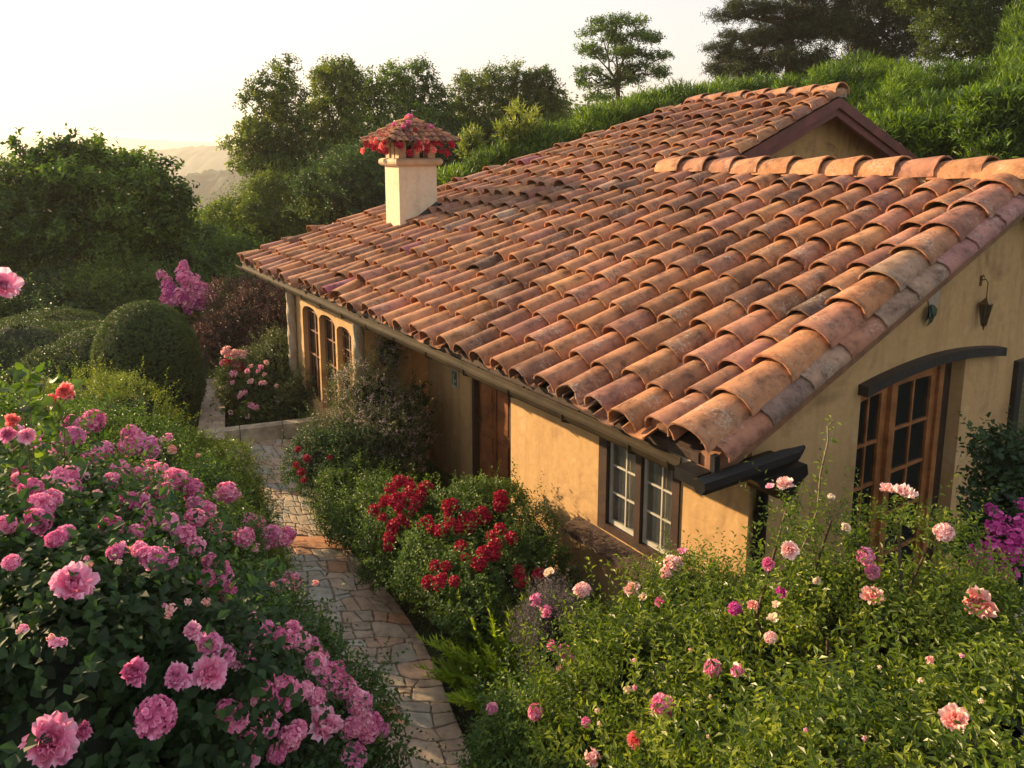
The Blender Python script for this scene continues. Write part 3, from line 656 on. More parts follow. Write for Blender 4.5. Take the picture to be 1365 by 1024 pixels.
# left wall
wall_strip(mb, (WX, 0), (0, 1), [WY, 3.25], flat(2.5 + .25), [(.76, 1.77, 1.04, flat(2.33))], inward=(1, 0), th=.18)
# porch: near-block end, back wall, far-wing end
PX = 1.25
wall_strip(mb, (0, 3.25), (1, 0), [WX, PX + .0], flat(2.9), [], inward=(0, -1))
wall_strip(mb, (PX, 0), (0, 1), [3.25, 6.33], flat(2.97), [(4.1, 5.05, .12, flat(2.3))], inward=(1, 0), th=.2)
wall_strip(mb, (0, 6.33), (1, 0), [.30, PX], flat(2.6), [], inward=(0, 1))
arch = lambda a, b, z0, h: (lambda s: z0 + h * math.sqrt(max(0, 1 - ((s - (a + b) / 2) / ((b - a) / 2)) ** 2)))
wins = [(6.84, 7.40, .45, 1.88, .09), (7.47, 8.14, .45, 1.92, .10), (8.21, 8.92, .45, 1.92, .11)]
wall_strip(mb, (.30, 0), (0, 1), [6.33, 9.4] + [a + (b - a) * t for a, b, *_ in wins for t in np.linspace(0, 1, 9)], flat(2.58), [(a, b, z0, arch(a, b, z1, h)) for a, b, z0, z1, h in wins], inward=(1, 0), th=.16)
wall_strip(mb, (0, 9.4), (1, 0), [.30, 13], flat(2.6), [], inward=(0, -1))
wall_strip(mb, (13.2, 0), (0, 1), [4.2, 9.4], flat(2.6), [], inward=(-1, 0))
wall_strip(mb, (2 * RX - .5, 0), (0, 1), [WY, 4.2], flat(2.6), [], inward=(-1, 0))
mb.build('wall', M['wall'], house)
mb = MB(); wall_strip(mb, (0, GY + .35), (1, 0), [4.0, RX2, 10.0, 13.2], lambda s: zr(min(s, 2 * RX2 - s)) - .06, [], zb=0, inward=(0, 1)); o = mb.build('gable_wall', M['wall2'], house); o['label'] = 'mottled upper gable wall'
# boxed eave end: pale plaster triangle above the return
mb = MB(); V = [[.0, WY + .0, 2.36], [WX + .0, WY, 2.36], [WX, WY, zr(WX) - .06], [0, WY, zr(0) - .02]]; V += [[a, b + .2, c] for a, b, c in V]
V[0:4] = [[a, b - .012, c] for a, b, c in V[0:4]]
mb.add(V, [[0, 1, 2, 3], [0, 4, 5, 1], [0, 3, 7, 4]]); o = mb.build('eave_end', M['patch'], house)
# soffit
for a_, b_, n0, n1 in (((.35, 1.67, 2.40), (.66, 3.15, .03), 0, 8), ((.63, 4.79, 2.42), (1.22, 3.1, .03), 8, 16), ((.17, 7.9, 2.42), (.24, 3.1, .03), 16, 16), ((.9, 10.3, 2.42), (1.75, 1.7, .03), 25, 29)):
    mb = MB(); mb.box(a_, b_)
    for i in range(n0, n1): mb.box((.33, .35 + i * .37, 2.355), (.55, .07, .07))
    mb.build('soffit', M['woodd'], house)
# dark interior behind openings
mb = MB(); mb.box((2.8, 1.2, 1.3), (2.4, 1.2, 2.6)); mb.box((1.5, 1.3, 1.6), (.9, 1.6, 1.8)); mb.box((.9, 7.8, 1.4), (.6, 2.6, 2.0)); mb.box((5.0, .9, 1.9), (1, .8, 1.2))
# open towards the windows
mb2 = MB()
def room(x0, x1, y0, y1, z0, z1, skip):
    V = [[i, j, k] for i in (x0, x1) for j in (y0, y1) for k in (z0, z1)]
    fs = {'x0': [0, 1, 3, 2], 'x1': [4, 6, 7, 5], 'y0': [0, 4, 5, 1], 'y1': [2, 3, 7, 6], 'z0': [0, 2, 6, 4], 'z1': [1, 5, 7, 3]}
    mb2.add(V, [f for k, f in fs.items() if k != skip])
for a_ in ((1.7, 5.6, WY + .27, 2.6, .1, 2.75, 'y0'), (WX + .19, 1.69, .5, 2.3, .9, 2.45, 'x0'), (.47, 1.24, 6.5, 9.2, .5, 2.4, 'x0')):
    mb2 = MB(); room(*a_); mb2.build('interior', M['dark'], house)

# ---- casement window in the left wall (plane X=WX, opening Y .76-1.77, Z 1.15-2.28)
def fbox(mb, a, b, **k): a, b = np.array(a, float), np.array(b, float); mb.box((a + b) / 2, np.abs(b - a), **k)
mb = MB(); x0 = WX - .015
fbox(mb, (x0, .76, 1.05), (x0 + .12, .84, 2.33)); fbox(mb, (x0, 1.66, 1.05), (x0 + .12, 1.77, 2.33)); fbox(mb, (x0 + .002, .84, 1.05), (x0 + .12, 1.66, 1.12)); fbox(mb, (x0 + .002, .84, 2.26), (x0 + .12, 1.66, 2.33)); fbox(mb, (x0 + .004, 1.215, 1.12), (x0 + .12, 1.285, 2.26))
win = mb.build('window', M['woodd'], house)
for a, b in ((.845, 1.21), (1.29, 1.655)):
    mb = MB(); x1 = x0 + .04; w = .03
    fbox(mb, (x1, a, 1.125), (x1 + .04, a + w, 2.255)); fbox(mb, (x1, b - w, 1.125), (x1 + .04, b, 2.255)); fbox(mb, (x1 + .002, a + w, 1.125), (x1 + .04, b - w, 1.165)); fbox(mb, (x1 + .002, a + w, 2.22), (x1 + .04, b - w, 2.255))
    fbox(mb, (x1 + .008, (a + b) / 2 - .035, 1.165), (x1 + .03, (a + b) / 2 - .02, 2.22))
    for k in range(1, 4): zz = 1.165 + 1.055 * k / 4; fbox(mb, (x1 + .01, a + w, zz - .008), (x1 + .028, b - w, zz + .008))
    mb.build('sash', M['white'], win)
    mb = MB(); fbox(mb, (x1 + .018, a + w, 1.165), (x1 + .022, b - w, 2.22)); mb.build('pane', M['glass2'], win)
    mb = MB(); yy = np.linspace(a + .02, b - .02, 40); V = [[x1 + .06 + .012 * math.sin(k * 1.1), q, z] for z in (1.13, 2.25) for k, q in enumerate(yy)]
    mb.add(V, [[i, i + 1, 40 + i + 1, 40 + i] for i in range(39)], 0, 0, True); mb.build('curtain', M['curtain'], win)
mb = MB(); V = []
ys_ = np.linspace(.52, 2.06, 12)
for q in ys_: V += [[WX - .22 + rt.normal(0, .004), q, .99], [WX + .1, q, 1.045], [WX + .1, q, .97], [WX - .22 + rt.normal(0, .004), q, .945]]
mb.add(V, [[4 * i + k, 4 * i + (k + 1) % 4, 4 * i + 4 + (k + 1) % 4, 4 * i + 4 + k] for i in range(11) for k in range(4)] + [[0, 1, 2, 3], [44, 45, 46, 47]])
mb.build('sill', simple('dark_sill', (.085, .05, .035), .85, .5, 14, .5), win)

# ---- front door in porch (plane X=PX, Y 4.1-5.05)
mb = MB(); x0 = PX + .06
fbox(mb, (x0, 4.16, .14), (x0 + .06, 4.99, 2.26))
def raised(y0, y1, z0, z1, d=.02):
    fbox(mb, (x0 - .012, y0, z0), (x0, y1, z1)); fbox(mb, (x0 - d - .012, y0 + .04, z0 + .04), (x0 - .012, y1 - .04, z1 - .04))
for ya, yb in ((4.22, 4.53), (4.60, 4.92)):
    raised(ya, yb, 1.75, 2.18); raised(ya, yb, .95, 1.68); raised(ya, yb, .25, .88)
for yy in (4.565,): fbox(mb, (x0 - .02, yy - .012, .2), (x0, yy + .012, 2.2))
door = mb.build('door', M['wood'], house)
mb = MB(); fbox(mb, (PX - .02, 4.1, .12), (PX + .16, 4.16, 2.3)); fbox(mb, (PX - .02, 4.99, .12), (PX + .16, 5.05, 2.3)); fbox(mb, (PX - .018, 4.16, 2.25), (PX + .16, 4.99, 2.3)); mb.build('frame', M['woodd'], door)
mb = MB(); mb.tube([(x0 - .01, 4.93, 1.05), (x0 - .07, 4.93, 1.05), (x0 - .07, 4.85, 1.05)], .011, 8); mb.box((x0 - .008, 4.93, 1.05), (.012, .05, .16)); mb.build('handle', M['brass'], door)

# ---- french window in the gable wall
def leaf_door(xa, xb, y, z0, zt, cols, rows, st=.085):
    mb = MB(); fbox(mb, (xa, y, z0), (xa + st, y + .05, zt(xa + st / 2) - .02)); fbox(mb, (xb - st, y, z0), (xb, y + .05, zt(xb - st / 2) - .02)); fbox(mb, (xa + st, y + .002, z0), (xb - st, y + .05, z0 + .28))
    k = 8; xs_ = np.linspace(xa + st, xb - st, k + 1)
    for a, b in zip(xs_[:-1], xs_[1:]):
        za, zb_ = zt(a), zt(b); V = [[a, y + .002, za - .13], [b, y + .002, zb_ - .13], [b, y + .002, zb_ - .01], [a, y + .002, za - .01]]; V += [[p_, q_ + .046, r__] for p_, q_, r__ in V]
        mb.add(V, [[0, 1, 2, 3], [7, 6, 5, 4], [0, 4, 5, 1], [2, 6, 7, 3]])
    zA, zB = z0 + .28, min(zt(xa), zt(xb)) - .13
    for i in range(1, cols): xx = xa + st + (xb - xa - 2 * st) * i / cols; fbox(mb, (xx - .012, y + .008, zA), (xx + .012, y + .042, zt(xx) - .13))
    for i in range(1, rows): zz = zA + (zB - zA) * i / rows; fbox(mb, (xa + st, y + .006, zz - .012), (xb - st, y + .044, zz + .012))
    o = mb.build('casement', M['wood2'], fw)
    mb = MB(); V = [[xa + st, y + .025, zA], [xb - st, y + .025, zA], [xb - st, y + .025, zt(xb - st) - .1], [xa + st, y + .025, zt(xa + st) - .1]]; mb.add(V, [[0, 1, 2, 3]]); mb.build('pane', M['glass'], fw)
mb = MB(); yq = WY + .10
fbox(mb, (FD0, yq, FDZ), (FD0 + .07, yq + .12, fd_top(FD0) + .02)); fbox(mb, (2.60, yq - .01, FDZ), (2.68, yq + .12, fd_top(2.64) - .01)); fbox(mb, (3.40, yq, FDZ), (3.48, yq + .12, fd_top(3.44) - .01))
xs_ = np.linspace(FD0 + .07, 3.48, 10)
for a, b in zip(xs_[:-1], xs_[1:]):
    V = [[a, yq + .002, fd_top(a) - .08], [b, yq + .002, fd_top(b) - .08], [b, yq + .002, fd_top(b) + .02], [a, yq + .002, fd_top(a) + .02]]; V += [[p_, q_ + .116, r__] for p_, q_, r__ in V]; mb.add(V, [[0, 1, 2, 3], [7, 6, 5, 4], [0, 4, 5, 1], [2, 6, 7, 3]])
fw = mb.build('french_window', M['wood2'], house)
ft = lambda s: fd_top(s) - .075
leaf_door(2.07, 2.60, yq + .03, FDZ, ft, 2, 5, .09); leaf_door(2.68, 3.40, yq + .03, FDZ, ft, 2, 5)
mb = MB(); fbox(mb, (3.48, yq + .02, FDZ), (3.64, yq + .14, fd_top(3.6))); mb.build('dark_jamb', M['woodd'], fw)  # right jamb of the opening, the reveal's shade put into its dark colour
# arched lintel beam
mb = MB(); V = []; xs_ = list(np.linspace(1.93, 4.23, 25))
for s in xs_:
    z = lin_z(s); h = .085
    zb_ = max(z - h, -9)
    V += [[s, WY - .09, z], [s, WY + .03, z], [s, WY + .03, zb_], [s, WY - .09, zb_]]
k = len(xs_)
mb.add(V, [[4 * i + q, 4 * i + (q + 1) % 4, 4 * i + 4 + (q + 1) % 4, 4 * i + 4 + q] for i in range(k - 1) for q in range(4)] + [[0, 1, 2, 3], [4 * k - 4, 4 * k - 3, 4 * k - 2, 4 * k - 1]])
mb.build('lintel', M['beam'], house)
# small reed-filled window at the right
mb = MB(); fbox(mb, (4.62, WY - .05, 1.42), (4.74, WY + .08, 2.42)); fbox(mb, (5.30, WY - .05, 1.42), (5.42, WY + .08, 2.42)); fbox(mb, (4.74, WY - .048, 2.32), (5.30, WY + .08, 2.42)); fbox(mb, (4.74, WY - .048, 1.42), (5.30, WY + .08, 1.58))
w2 = mb.build('window', M['beam'], house); mb = MB()
for i in range(22): mb.tube([(4.75 + i * .025, WY + .03, 1.58), (4.75 + i * .025, WY + .03, 2.32)], .010, 6)
mb.build('blind', M['reed'], w2)
# far wing: windows and pilasters
for i, (a, b, z0, z1, h) in enumerate(wins):
    mb = MB(); xg = .38; f = arch(a, b, z1, h); w = .035
    fbox(mb, (xg, a, z0), (xg + .05, a + w, z1)); fbox(mb, (xg, b - w, z0), (xg + .05, b, z1)); fbox(mb, (xg + .002, a + w, z0), (xg + .05, b - w, z0 + .05))
    fbox(mb, (xg + .004, (a + b) / 2 - .012, z0 + .05), (xg + .046, (a + b) / 2 + .012, z1 + h * .9))
    for zz in (1.2, 1.6, z1): fbox(mb, (xg + .006, a + w, zz - .01), (xg + .044, b - w, zz + .01))
    w3 = mb.build('window', M['fascia'], house)
    mb = MB(); yy = np.linspace(a, b, 9); V = [[xg + .025, q, z0] for q in yy] + [[xg + .025, q, f(q)] for q in yy]; mb.add(V, [[j, j + 1, 10 + j, 9 + j] for j in range(8)]); mb.build('pane', M['glass'], w3)
for yy in (6.42, 9.3):
    mb = MB(); k = 40; th = np.linspace(0, 2 * math.pi, 16, endpoint=False); V = []
    for i in range(k + 1):
        z = .1 + 2.2 * i / k
        for t_ in th: rr = .075 + .012 * math.sin(4 * t_ + i * .9); V.append([.24 + rr * math.cos(t_), yy + rr * math.sin(t_), z])
    mb.add(V, [[i * 16 + j, i * 16 + (j + 1) % 16, (i + 1) * 16 + (j + 1) % 16, (i + 1) * 16 + j] for i in range(k) for j in range(16)], 0, 0, True)
    mb.box((.22, yy, 2.34), (.26, .26, .09)); mb.box((.22, yy, .06), (.28, .28, .14)); mb.build('pilaster', M['patch'], house)
mb = MB(); fbox(mb, (-.0, 3.3, 2.30), (.12, 6.3, 2.44)); mb.build('porch_beam', M['woodd'], house)

# ---- gutter, return, downpipe, corbel
def sweep(mb, prof, pts_y, at, mat=0):
    k = len(prof); V = []
    for q in pts_y: V += [at(q, a, b) for a, b in prof]
    m_ = len(pts_y); mb.add(V, [[i * k + j, i * k + (j + 1) % k, (i + 1) * k + (j + 1) % k, (i + 1) * k + j] for i in range(m_ - 1) for j in range(k)], 0, mat, True)
    mb.add(V[:k], [list(range(k))], 0, mat); mb.add(V[-k:], [list(range(k))], 0, mat)
a_ = np.linspace(math.pi, 2 * math.pi, 10); prof = [(.07 * math.cos(t), .07 * math.sin(t)) for t in a_] + [(.058 * math.cos(t), .058 * math.sin(t)) for t in a_[::-1]]
prof = [(-.078, .012)] + prof[:10] + [(.07, .01), (.058, .01)] + prof[10:] + [(-.064, .012)]
mb = MB(); sweep(mb, prof, np.linspace(.12, EY - .05, 30), lambda q, a, b: [-.10 + a, q, 2.43 + b + .004 * math.sin(q * 2)]); gut = mb.build('gutter', M['bronze'], house)
for i in range(14):
    mb = MB(); mb.tube([(-.175, .5 + i * .78, 2.44), (-.17, .5 + i * .78, 2.38), (-.10, .5 + i * .78, 2.352), (-.03, .5 + i * .78, 2.38), (0.0, .5 + i * .78, 2.44)], .008, 5); mb.build('bracket', M['bronze'], gut)
mb = MB()  # black return round the corner
pr = [(-.075, .05), (.0, .085), (.075, .05), (.075, -.03), (.03, -.08), (-.05, -.08), (-.085, -.02)]
xs_ = [-.19, -.16, .2, .5, .70, .78, .88]; sc_ = [.62, .68, .68, .68, .68, .58, .18]
k = len(pr); V = []
for q, s_ in zip(xs_, sc_): V += [[q, -.185 + a * s_, 2.385 + b * s_ + (.03 if q > .85 else 0)] for a, b in pr]
mb.add(V, [[i * k + j, i * k + (j + 1) % k, (i + 1) * k + (j + 1) % k, (i + 1) * k + j] for i in range(len(xs_) - 1) for j in range(k)]); mb.add(V[:k], [list(range(k))])
mb.box((-.11, -.06, 2.40), (.14, .20, .085)); mb.box((-.03, -.17, 2.49), (.05, .04, .13))
mb.build('gutter_return', M['iron'], house)
mb = MB()  # carved corbel: S profile under the return
pf = [(.30, 2.315), (.84, 2.315), (.86, 2.24), (.78, 2.19), (.74, 2.11), (.67, 2.07), (.60, 2.10), (.56, 2.18), (.46, 2.24), (.34, 2.27)]
k = len(pf); V = [[a, -.25, b] for a, b in pf] + [[a, .07, b] for a, b in pf]
mb.add(V, [list(range(k)), list(range(2 * k - 1, k - 1, -1))] + [[i, (i + 1) % k, k + (i + 1) % k, k + i] for i in range(k)]); mb.build('corbel', M['iron'], house)
mb = MB(); mb.tube([(.70, -.02, 2.2), (.72, .02, 2.05), (.735, .035, 1.9), (.735, .035, 1.0), (.735, .035, .0)], .045, 12)
for zz in (1.85, .9): mb.tube([(.735, .035, zz - .02), (.735, .035, zz + .02)], .055, 12)
mb.build('downpipe', M['iron'], house)

# ---- chimney
CX, CY = 1.65, 7.97
mb = MB(); x0, x1, y0, y1 = CX, CX + .68, CY, CY + .52
zb = zr(CX) - .1; zt_ = zr(CX) + 1.12
mb.box(((x0 + x1) / 2, (y0 + y1) / 2, (zb + zt_) / 2), (.68, .52, zt_ - zb)); ch = mb.build('chimney', M['cream'], house)
mb = MB()
for a, (hw, hh) in enumerate(((0, 0),)):
    cxm, cym = (x0 + x1) / 2, (y0 + y1) / 2
    V = []; prf = [(0.0, 0), (.05, .005), (.075, .035), (.08, .065), (.07, .10), (.04, .12), (0, .122)]
    for o_, z_ in prf:
        for sx, sy in ((-1, -1), (1, -1), (1, 1), (-1, 1)): V.append([cxm + sx * (.34 + o_), cym + sy * (.26 + o_), zt_ - .02 + z_])
    mb.add(V, [[i * 4 + j, i * 4 + (j + 1) % 4, (i + 1) * 4 + (j + 1) % 4, (i + 1) * 4 + j] for i in range(len(prf) - 1) for j in range(4)] + [[24, 25, 26, 27], [0, 1, 2, 3]])
mb.build('cornice', M['creamdark'], ch)
mb = MB(); zc = zt_ + .10
for sx in (-1, 1):
    for sy in (-1, 1): mb.box((cxm + sx * .26, cym + sy * .18, zc + .13), (.13, .13, .26))
mb.box((cxm, cym - .18, zc + .13), (.09, .11, .26)); mb.box((cxm - .26, cym, zc + .13), (.11, .09, .26)); mb.build('lantern_post', M['creamdark'], ch)
mb = MB(); mb.box((cxm, cym, zc + .1), (.36, .22, .2)); mb.build('flue', M['dark'], ch)
mb = MB(); zc2 = zc + .25; ap = np.array([cxm, cym, zc2 + .36]); hx_, hy_ = .60, .52
crn = [np.array([cxm + sx * hx_, cym + sy * hy_, zc2]) for sx, sy in ((-1, -1), (1, -1), (1, 1), (-1, 1))]
mb.add([*crn, ap], [[0, 1, 4], [1, 2, 4], [2, 3, 4], [3, 0, 4], [0, 1, 2, 3]])
for i in range(4):
    a, b = crn[i], crn[(i + 1) % 4]; S = nrm(b - a); mid = (a + b) / 2; T = nrm(ap - mid); U = np.cross(S, T); LT = np.linalg.norm(ap - mid); hl = np.linalg.norm(b - a) / 2
    for j in range(-6, 7):
        s0 = j * .11; mx_ = (1 - abs(s0) / hl) * LT; d = -.03
        while d < mx_ - .04:
            arc_tile(mb, mid + S * s0 + T * d + U * .0, T, S, U, min(.17, mx_ - d + .02), .055, .048, .045, .035, rt.uniform(0, .75), .02, .008, n=6, th=.008, res=1); d += .13
    cap_line(mb, a, ap, .06, [0, 0, 1], .16, .004, .0, (.1, .6))
mb.build('cap', M['tile'], ch)
mb = MB(); zq = lambda x_: zr(x_) + .09
V = [[x1 + .0, y0 - .05, zq(x1)], [x0 + .25, y0 - .05, zq(x0 + .25)], [x0 + .25, y0 - .002, zq(x0 + .25) + .06], [x1, y0 - .002, zq(x1) + .16]]; mb.add(V, [[0, 1, 2, 3]])
mb.box((x1 + .03, (y0 + y1) / 2, zq(x1) + .05), (.06, .62, .16)); mb.build('flashing', M['iron'], ch)

# ---- things on the walls
Rh = np.array(Matrix.Rotation(HA, 3, 'Z'))
def at_house(name, x, y, z): o = empty(name, HL(x, y, z), HA); return o
lan = at_house('wall_lantern', 3.76, WY, 3.06); tag(lan, 'slender brass lantern hanging on the gable wall above the arched lintel', 'lantern')
mb = MB(); mb.tube([(0, -.0, .27), (0, -.06, .29), (0, -.09, .26), (0, -.09, .10)], .007, 6); mb.tube([(-.03, -.03, .30), (0, -.03, .33), (.03, -.03, .30)], .006, 5); mb.box((0, -.006, .27), (.04, .012, .1)); mb.build('bracket', M['brass'], lan)
mb = MB(); top = [(-.055, -.055), (.055, -.055), (.055, .055), (-.055, .055)]
for a, b in top: mb.tube([(a, -.09 + b, .05), (a * .35, -.09 + b * .35, -.17)], .006, 5); mb.tube([(a, -.09 + b, .05), (0, -.09, .11)], .006, 5)
for (a, b), (c_, d_) in zip(top, top[1:] + top[:1]): mb.tube([(a, -.09 + b, .05), (c_, -.09 + d_, .05)], .007, 5)
mb.add([(a, -.09 + b, .055) for a, b in top] + [(0, -.09, .12)], [[0, 1, 4], [1, 2, 4], [2, 3, 4], [3, 0, 4]]); mb.tube([(0, -.09, -.16), (0, -.09, -.215)], [.018, .003], 8); mb.build('frame', M['brass'], lan)
mb = MB(); V = [(a * .9, -.09 + b * .9, .045) for a, b in top] + [(a * .33, -.09 + b * .33, -.165) for a, b in top]; mb.add(V, [[0, 1, 5, 4], [1, 2, 6, 5], [2, 3, 7, 6], [3, 0, 4, 7]]); mb.build('glass', M['glass'], lan); lan.scale = (.75, .75, .95)
pq = at_house('wall_plaque', PX, 5.50, 1.45); tag(pq, 'small green glazed plaque on the porch wall left of the carved door', 'plaque')
mb = MB(); fbox(mb, (-.02, -.085, -.13), (0, .085, .13)); mb.build('backing', M['stone'], pq); mb = MB(); fbox(mb, (-.028, -.06, -.10), (-.021, .06, .10)); mb.tube([(-.034, 0, -.08), (-.034, .02, 0), (-.034, -.01, .08)], .008, 5, 0, 1); mb.box((-.03, .02, .03), (.006, .05, .03), None, 0, 1); mb.box((-.03, -.02, -.03), (.006, .05, .03), None, 0, 1); mb.build('tile', [M['greenglass'], M['stone']], pq)
pl = at_house('porch_light', PX, 5.42, 2.02); tag(pl, 'small dark porch light fixed high beside the carved door', 'lamp')
mb = MB(); mb.box((-.02, 0, 0), (.04, .1, .12)); mb.tube([(-.04, 0, .0), (-.12, 0, .02)], .012, 6); mb.build('bracket', M['iron'], pl)
mb = MB(); mb.tube([(-.13, 0, .06), (-.13, 0, .03), (-.13, 0, -.05)], [.02, .075, .06], 10); mb.build('shade', M['iron'], pl)
orn = at_house('wall_ornament', 2.86, WY, 3.12); tag(orn, 'green leaf-shaped ornament on pale plaster under the roof slope', 'ornament')
mb = MB(); k = 14; V = [[.10 * math.cos(t) * (1 + .2 * math.sin(3 * t)) + .09, -.012, .12 * math.sin(t) * (1 + .15 * math.cos(2 * t)) + .13] for t in np.linspace(0, 2 * math.pi, k, endpoint=False)]; V += [[a, 0, c_] for a, b, c_ in V]
mb.add(V, [list(range(k))] + [[i, (i + 1) % k, k + (i + 1) % k, k + i] for i in range(k)]); mb.build('plaster', M['patch'], orn)
mb = MB(); put_leaves(mb, np.array([[0, -.03, .08], [.01, -.035, .08], [-.02, -.03, .07]]), np.array([[0, -.05, -1.], [.35, -.1, -1.], [-.3, -.1, -1]]), np.array([[0, -1, .1]] * 3, float), np.array([.20, .15, .14]), np.array([.10, .08, .07]), np.array([.3, .2, .3]), T_BR); mb.build('leaf', simple('glazed_leaf', (.05, .08, .05), .4, .3, 20, .1), orn)

# ------------------------------------------------------------------ shrubs
SHR = []
def shrub(name, label, cat, ells, mat, tw, per, leaf, twig, group=None, stemr=.02, tpl=T_RH, seed=None, corek=.58, stems=5, bk=11, bf=.42, sprig=.05, **kw):
    ells = [(np.array(c, float), np.array(r_ if hasattr(r_, '__len__') else (r_,) * 3, float)) for c, r_ in ells]
    seed = seed if seed is not None else len(SHR) * 7 + 3
    cx, cy = np.mean([e[0][:2] for e in ells], axis=0); z0 = gz1(cx, cy); root = empty(name, (cx, cy, z0)); tag(root, label, cat, group)
    off = np.array([cx, cy, z0]); le = [(c - off, r_) for c, r_ in ells]
    mb = MB()
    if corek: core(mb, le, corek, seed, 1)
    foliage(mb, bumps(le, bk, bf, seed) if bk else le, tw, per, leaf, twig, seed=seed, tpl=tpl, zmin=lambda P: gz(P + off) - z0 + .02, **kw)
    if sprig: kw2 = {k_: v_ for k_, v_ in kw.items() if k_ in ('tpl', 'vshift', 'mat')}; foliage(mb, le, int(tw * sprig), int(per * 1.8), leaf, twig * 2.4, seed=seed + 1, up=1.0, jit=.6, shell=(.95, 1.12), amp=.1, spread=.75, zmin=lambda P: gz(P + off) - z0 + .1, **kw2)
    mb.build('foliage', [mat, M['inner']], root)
    mb = MB(); rr = np.random.default_rng(seed); tg = []
    for i in range(stems): c, r_ = le[rr.integers(len(le))]; tg.append(c + rr.normal(0, .4, 3) * r_)
    branches(mb, (0, 0, -.05), tg, stemr, 6, seed); mb.build('stem', M['bark'], root)
    SHR.append((root, ells)); return root
def hit(px, py, only=None):
    o_ = np.array([0, 0, H]); d = RAY(px, py); best = (1e9, None, None, None); near = (1e9, None, None, None)
    for root, ells in (SHR if only is None else [s for s in SHR if s[0] in only]):
        for c, r_ in ells:
            r_ = r_ * 1.10; oc = (o_ - c) / r_; dd = d / r_; a = dd @ dd; b = 2 * oc @ dd; cc = oc @ oc - 1; disc = b * b - 4 * a * cc
            if disc > 0:
                t = (-b - math.sqrt(disc)) / (2 * a)
                if .3 < t < best[0]: P = o_ + d * t; best = (t, root, P, nrm((P - c) / r_ ** 2))
            else:
                t = -b / (2 * a); P = o_ + d * t; e = np.linalg.norm((P - c) / r_)
                if e < near[0]: near = (e, root, P, nrm((P - c) / r_ ** 2))
    if best[1] is None: best = near
    return best[1], best[2], best[3]
def place(px, py, size_px, kind, pal, only=None, out=.0, cam_w=.9):
    root, P, N = hit(px, py, only); d = RAY(px, py); dist = np.linalg.norm(P - np.array([0, 0, H])); rad = size_px / F0 * dist * .985
    q = nrm(N * .8 - d * cam_w + np.array([0, 0, .5])); P = P - d * (rad * .7 + out)
    return blossom(root, P, rad, kind + str(random.randint(0, 2)), pal, q)
def E(px, py, Y, r_): return (W(px, py, Y), r_)

# left bank
pk = dict(per=7, twig=.16, jit=.55, up=.5)
L1 = shrub('rose_bush', 'dark large-leaved rose bush with one big ruffled pink rose nearest the bottom left corner', 'shrub', [E(30, 980, 2.15, (.62, .6, .55)), E(170, 1010, 2.6, (.45, .45, .4)), E(-60, 850, 2.5, (.5, .5, .5))], M['g_rose'], 4600, 7, (.044, .031), .15, tpl=T_BR, jit=.6, up=.4, vshift=-.1)
L4 = shrub('rose_bush', 'broad dark-leaved rose bush carrying a single large pink rose above the bottom-left one', 'shrub', [E(100, 830, 3.1, (.6, .6, .55)), E(250, 850, 3.5, (.42, .45, .4)), E(10, 760, 3.5, (.6, .6, .5))], M['g_rose'], 4200, 7, (.034, .022), .15, tpl=T_BR, jit=.6, up=.4)
L2 = shrub('rhododendron_bush', 'pink-flowered bush with three round heads in a row near the bottom edge', 'shrub', [E(250, 960, 3.0, (.52, .5, .45)), E(330, 1030, 3.0, (.4, .4, .35))], M['g_rose'], 2800, 7, (.034, .022), .15, jit=.6, up=.4, tpl=T_BR)
L3 = shrub('rhododendron_bush', 'pink rhododendron spilling over the path edge at the bottom of the frame', 'shrub', [E(415, 980, 3.9, (.42, .42, .5)), E(350, 900, 4.0, (.40, .42, .38)), E(455, 1000, 4.1, (.22, .26, .42)), E(355, 890, 4.3, (.28, .3, .34))], M['g_shrub'], 3200, 7, (.038, .022), .14, jit=.6, up=.5)
L5 = shrub('rhododendron_bush', 'pink rhododendron beside the grey flagstones below the terracotta band', 'shrub', [E(300, 850, 4.5, (.42, .45, .4)), E(335, 865, 4.8, (.26, .3, .36))], M['g_shrub'], 2600, 7, (.036, .02), .13, jit=.6, up=.5)
L6 = shrub('rhododendron_bush', 'mauve-pink rhododendron at the left frame edge halfway down the bank', 'shrub', [E(40, 700, 4.4, (.62, .6, .5)), E(-40, 640, 4.6, (.6, .6, .5))], M['g_shrub'], 3200, 7, (.04, .024), .14, jit=.6, up=.5)
L7 = shrub('rhododendron_bush', 'densely flowering pink rhododendron in the middle of the left bank', 'shrub', [E(180, 730, 5.0, (.5, .5, .45)), E(260, 760, 5.2, (.45, .45, .4)), E(220, 690, 5.8, (.5, .5, .4))], M['g_shrub'], 3800, 7, (.036, .02), .13, jit=.6, up=.5)
L8 = shrub('small_leaf_bush', 'olive-green small-leaved bush bulging over the path with few pink heads on top', 'shrub', [E(315, 765, 5.9, (.40, .42, .38)), E(335, 800, 5.8, (.24, .28, .38)), E(280, 730, 6.0, (.4, .4, .4))], M['g_sun'], 4200, 8, (.026, .012), .13, jit=.6, up=.5)
L9 = shrub('rhododendron_bush', 'pink rhododendron at the upper left of the bank under the coral rose canes', 'shrub', [E(110, 630, 6.4, (.6, .6, .5)), E(30, 600, 6.6, (.7, .7, .5)), E(180, 620, 6.6, (.5, .5, .42))], M['g_shrub'], 4200, 7, (.038, .02), .14, jit=.6, up=.5)
L10 = shrub('rhododendron_bush', 'pink rhododendron next to the green shrub that borders the upper path', 'shrub', [E(235, 665, 7.0, (.5, .5, .42)), E(280, 700, 6.8, (.4, .4, .4))], M['g_shrub'], 3000, 7, (.036, .018), .13, jit=.6, up=.5)
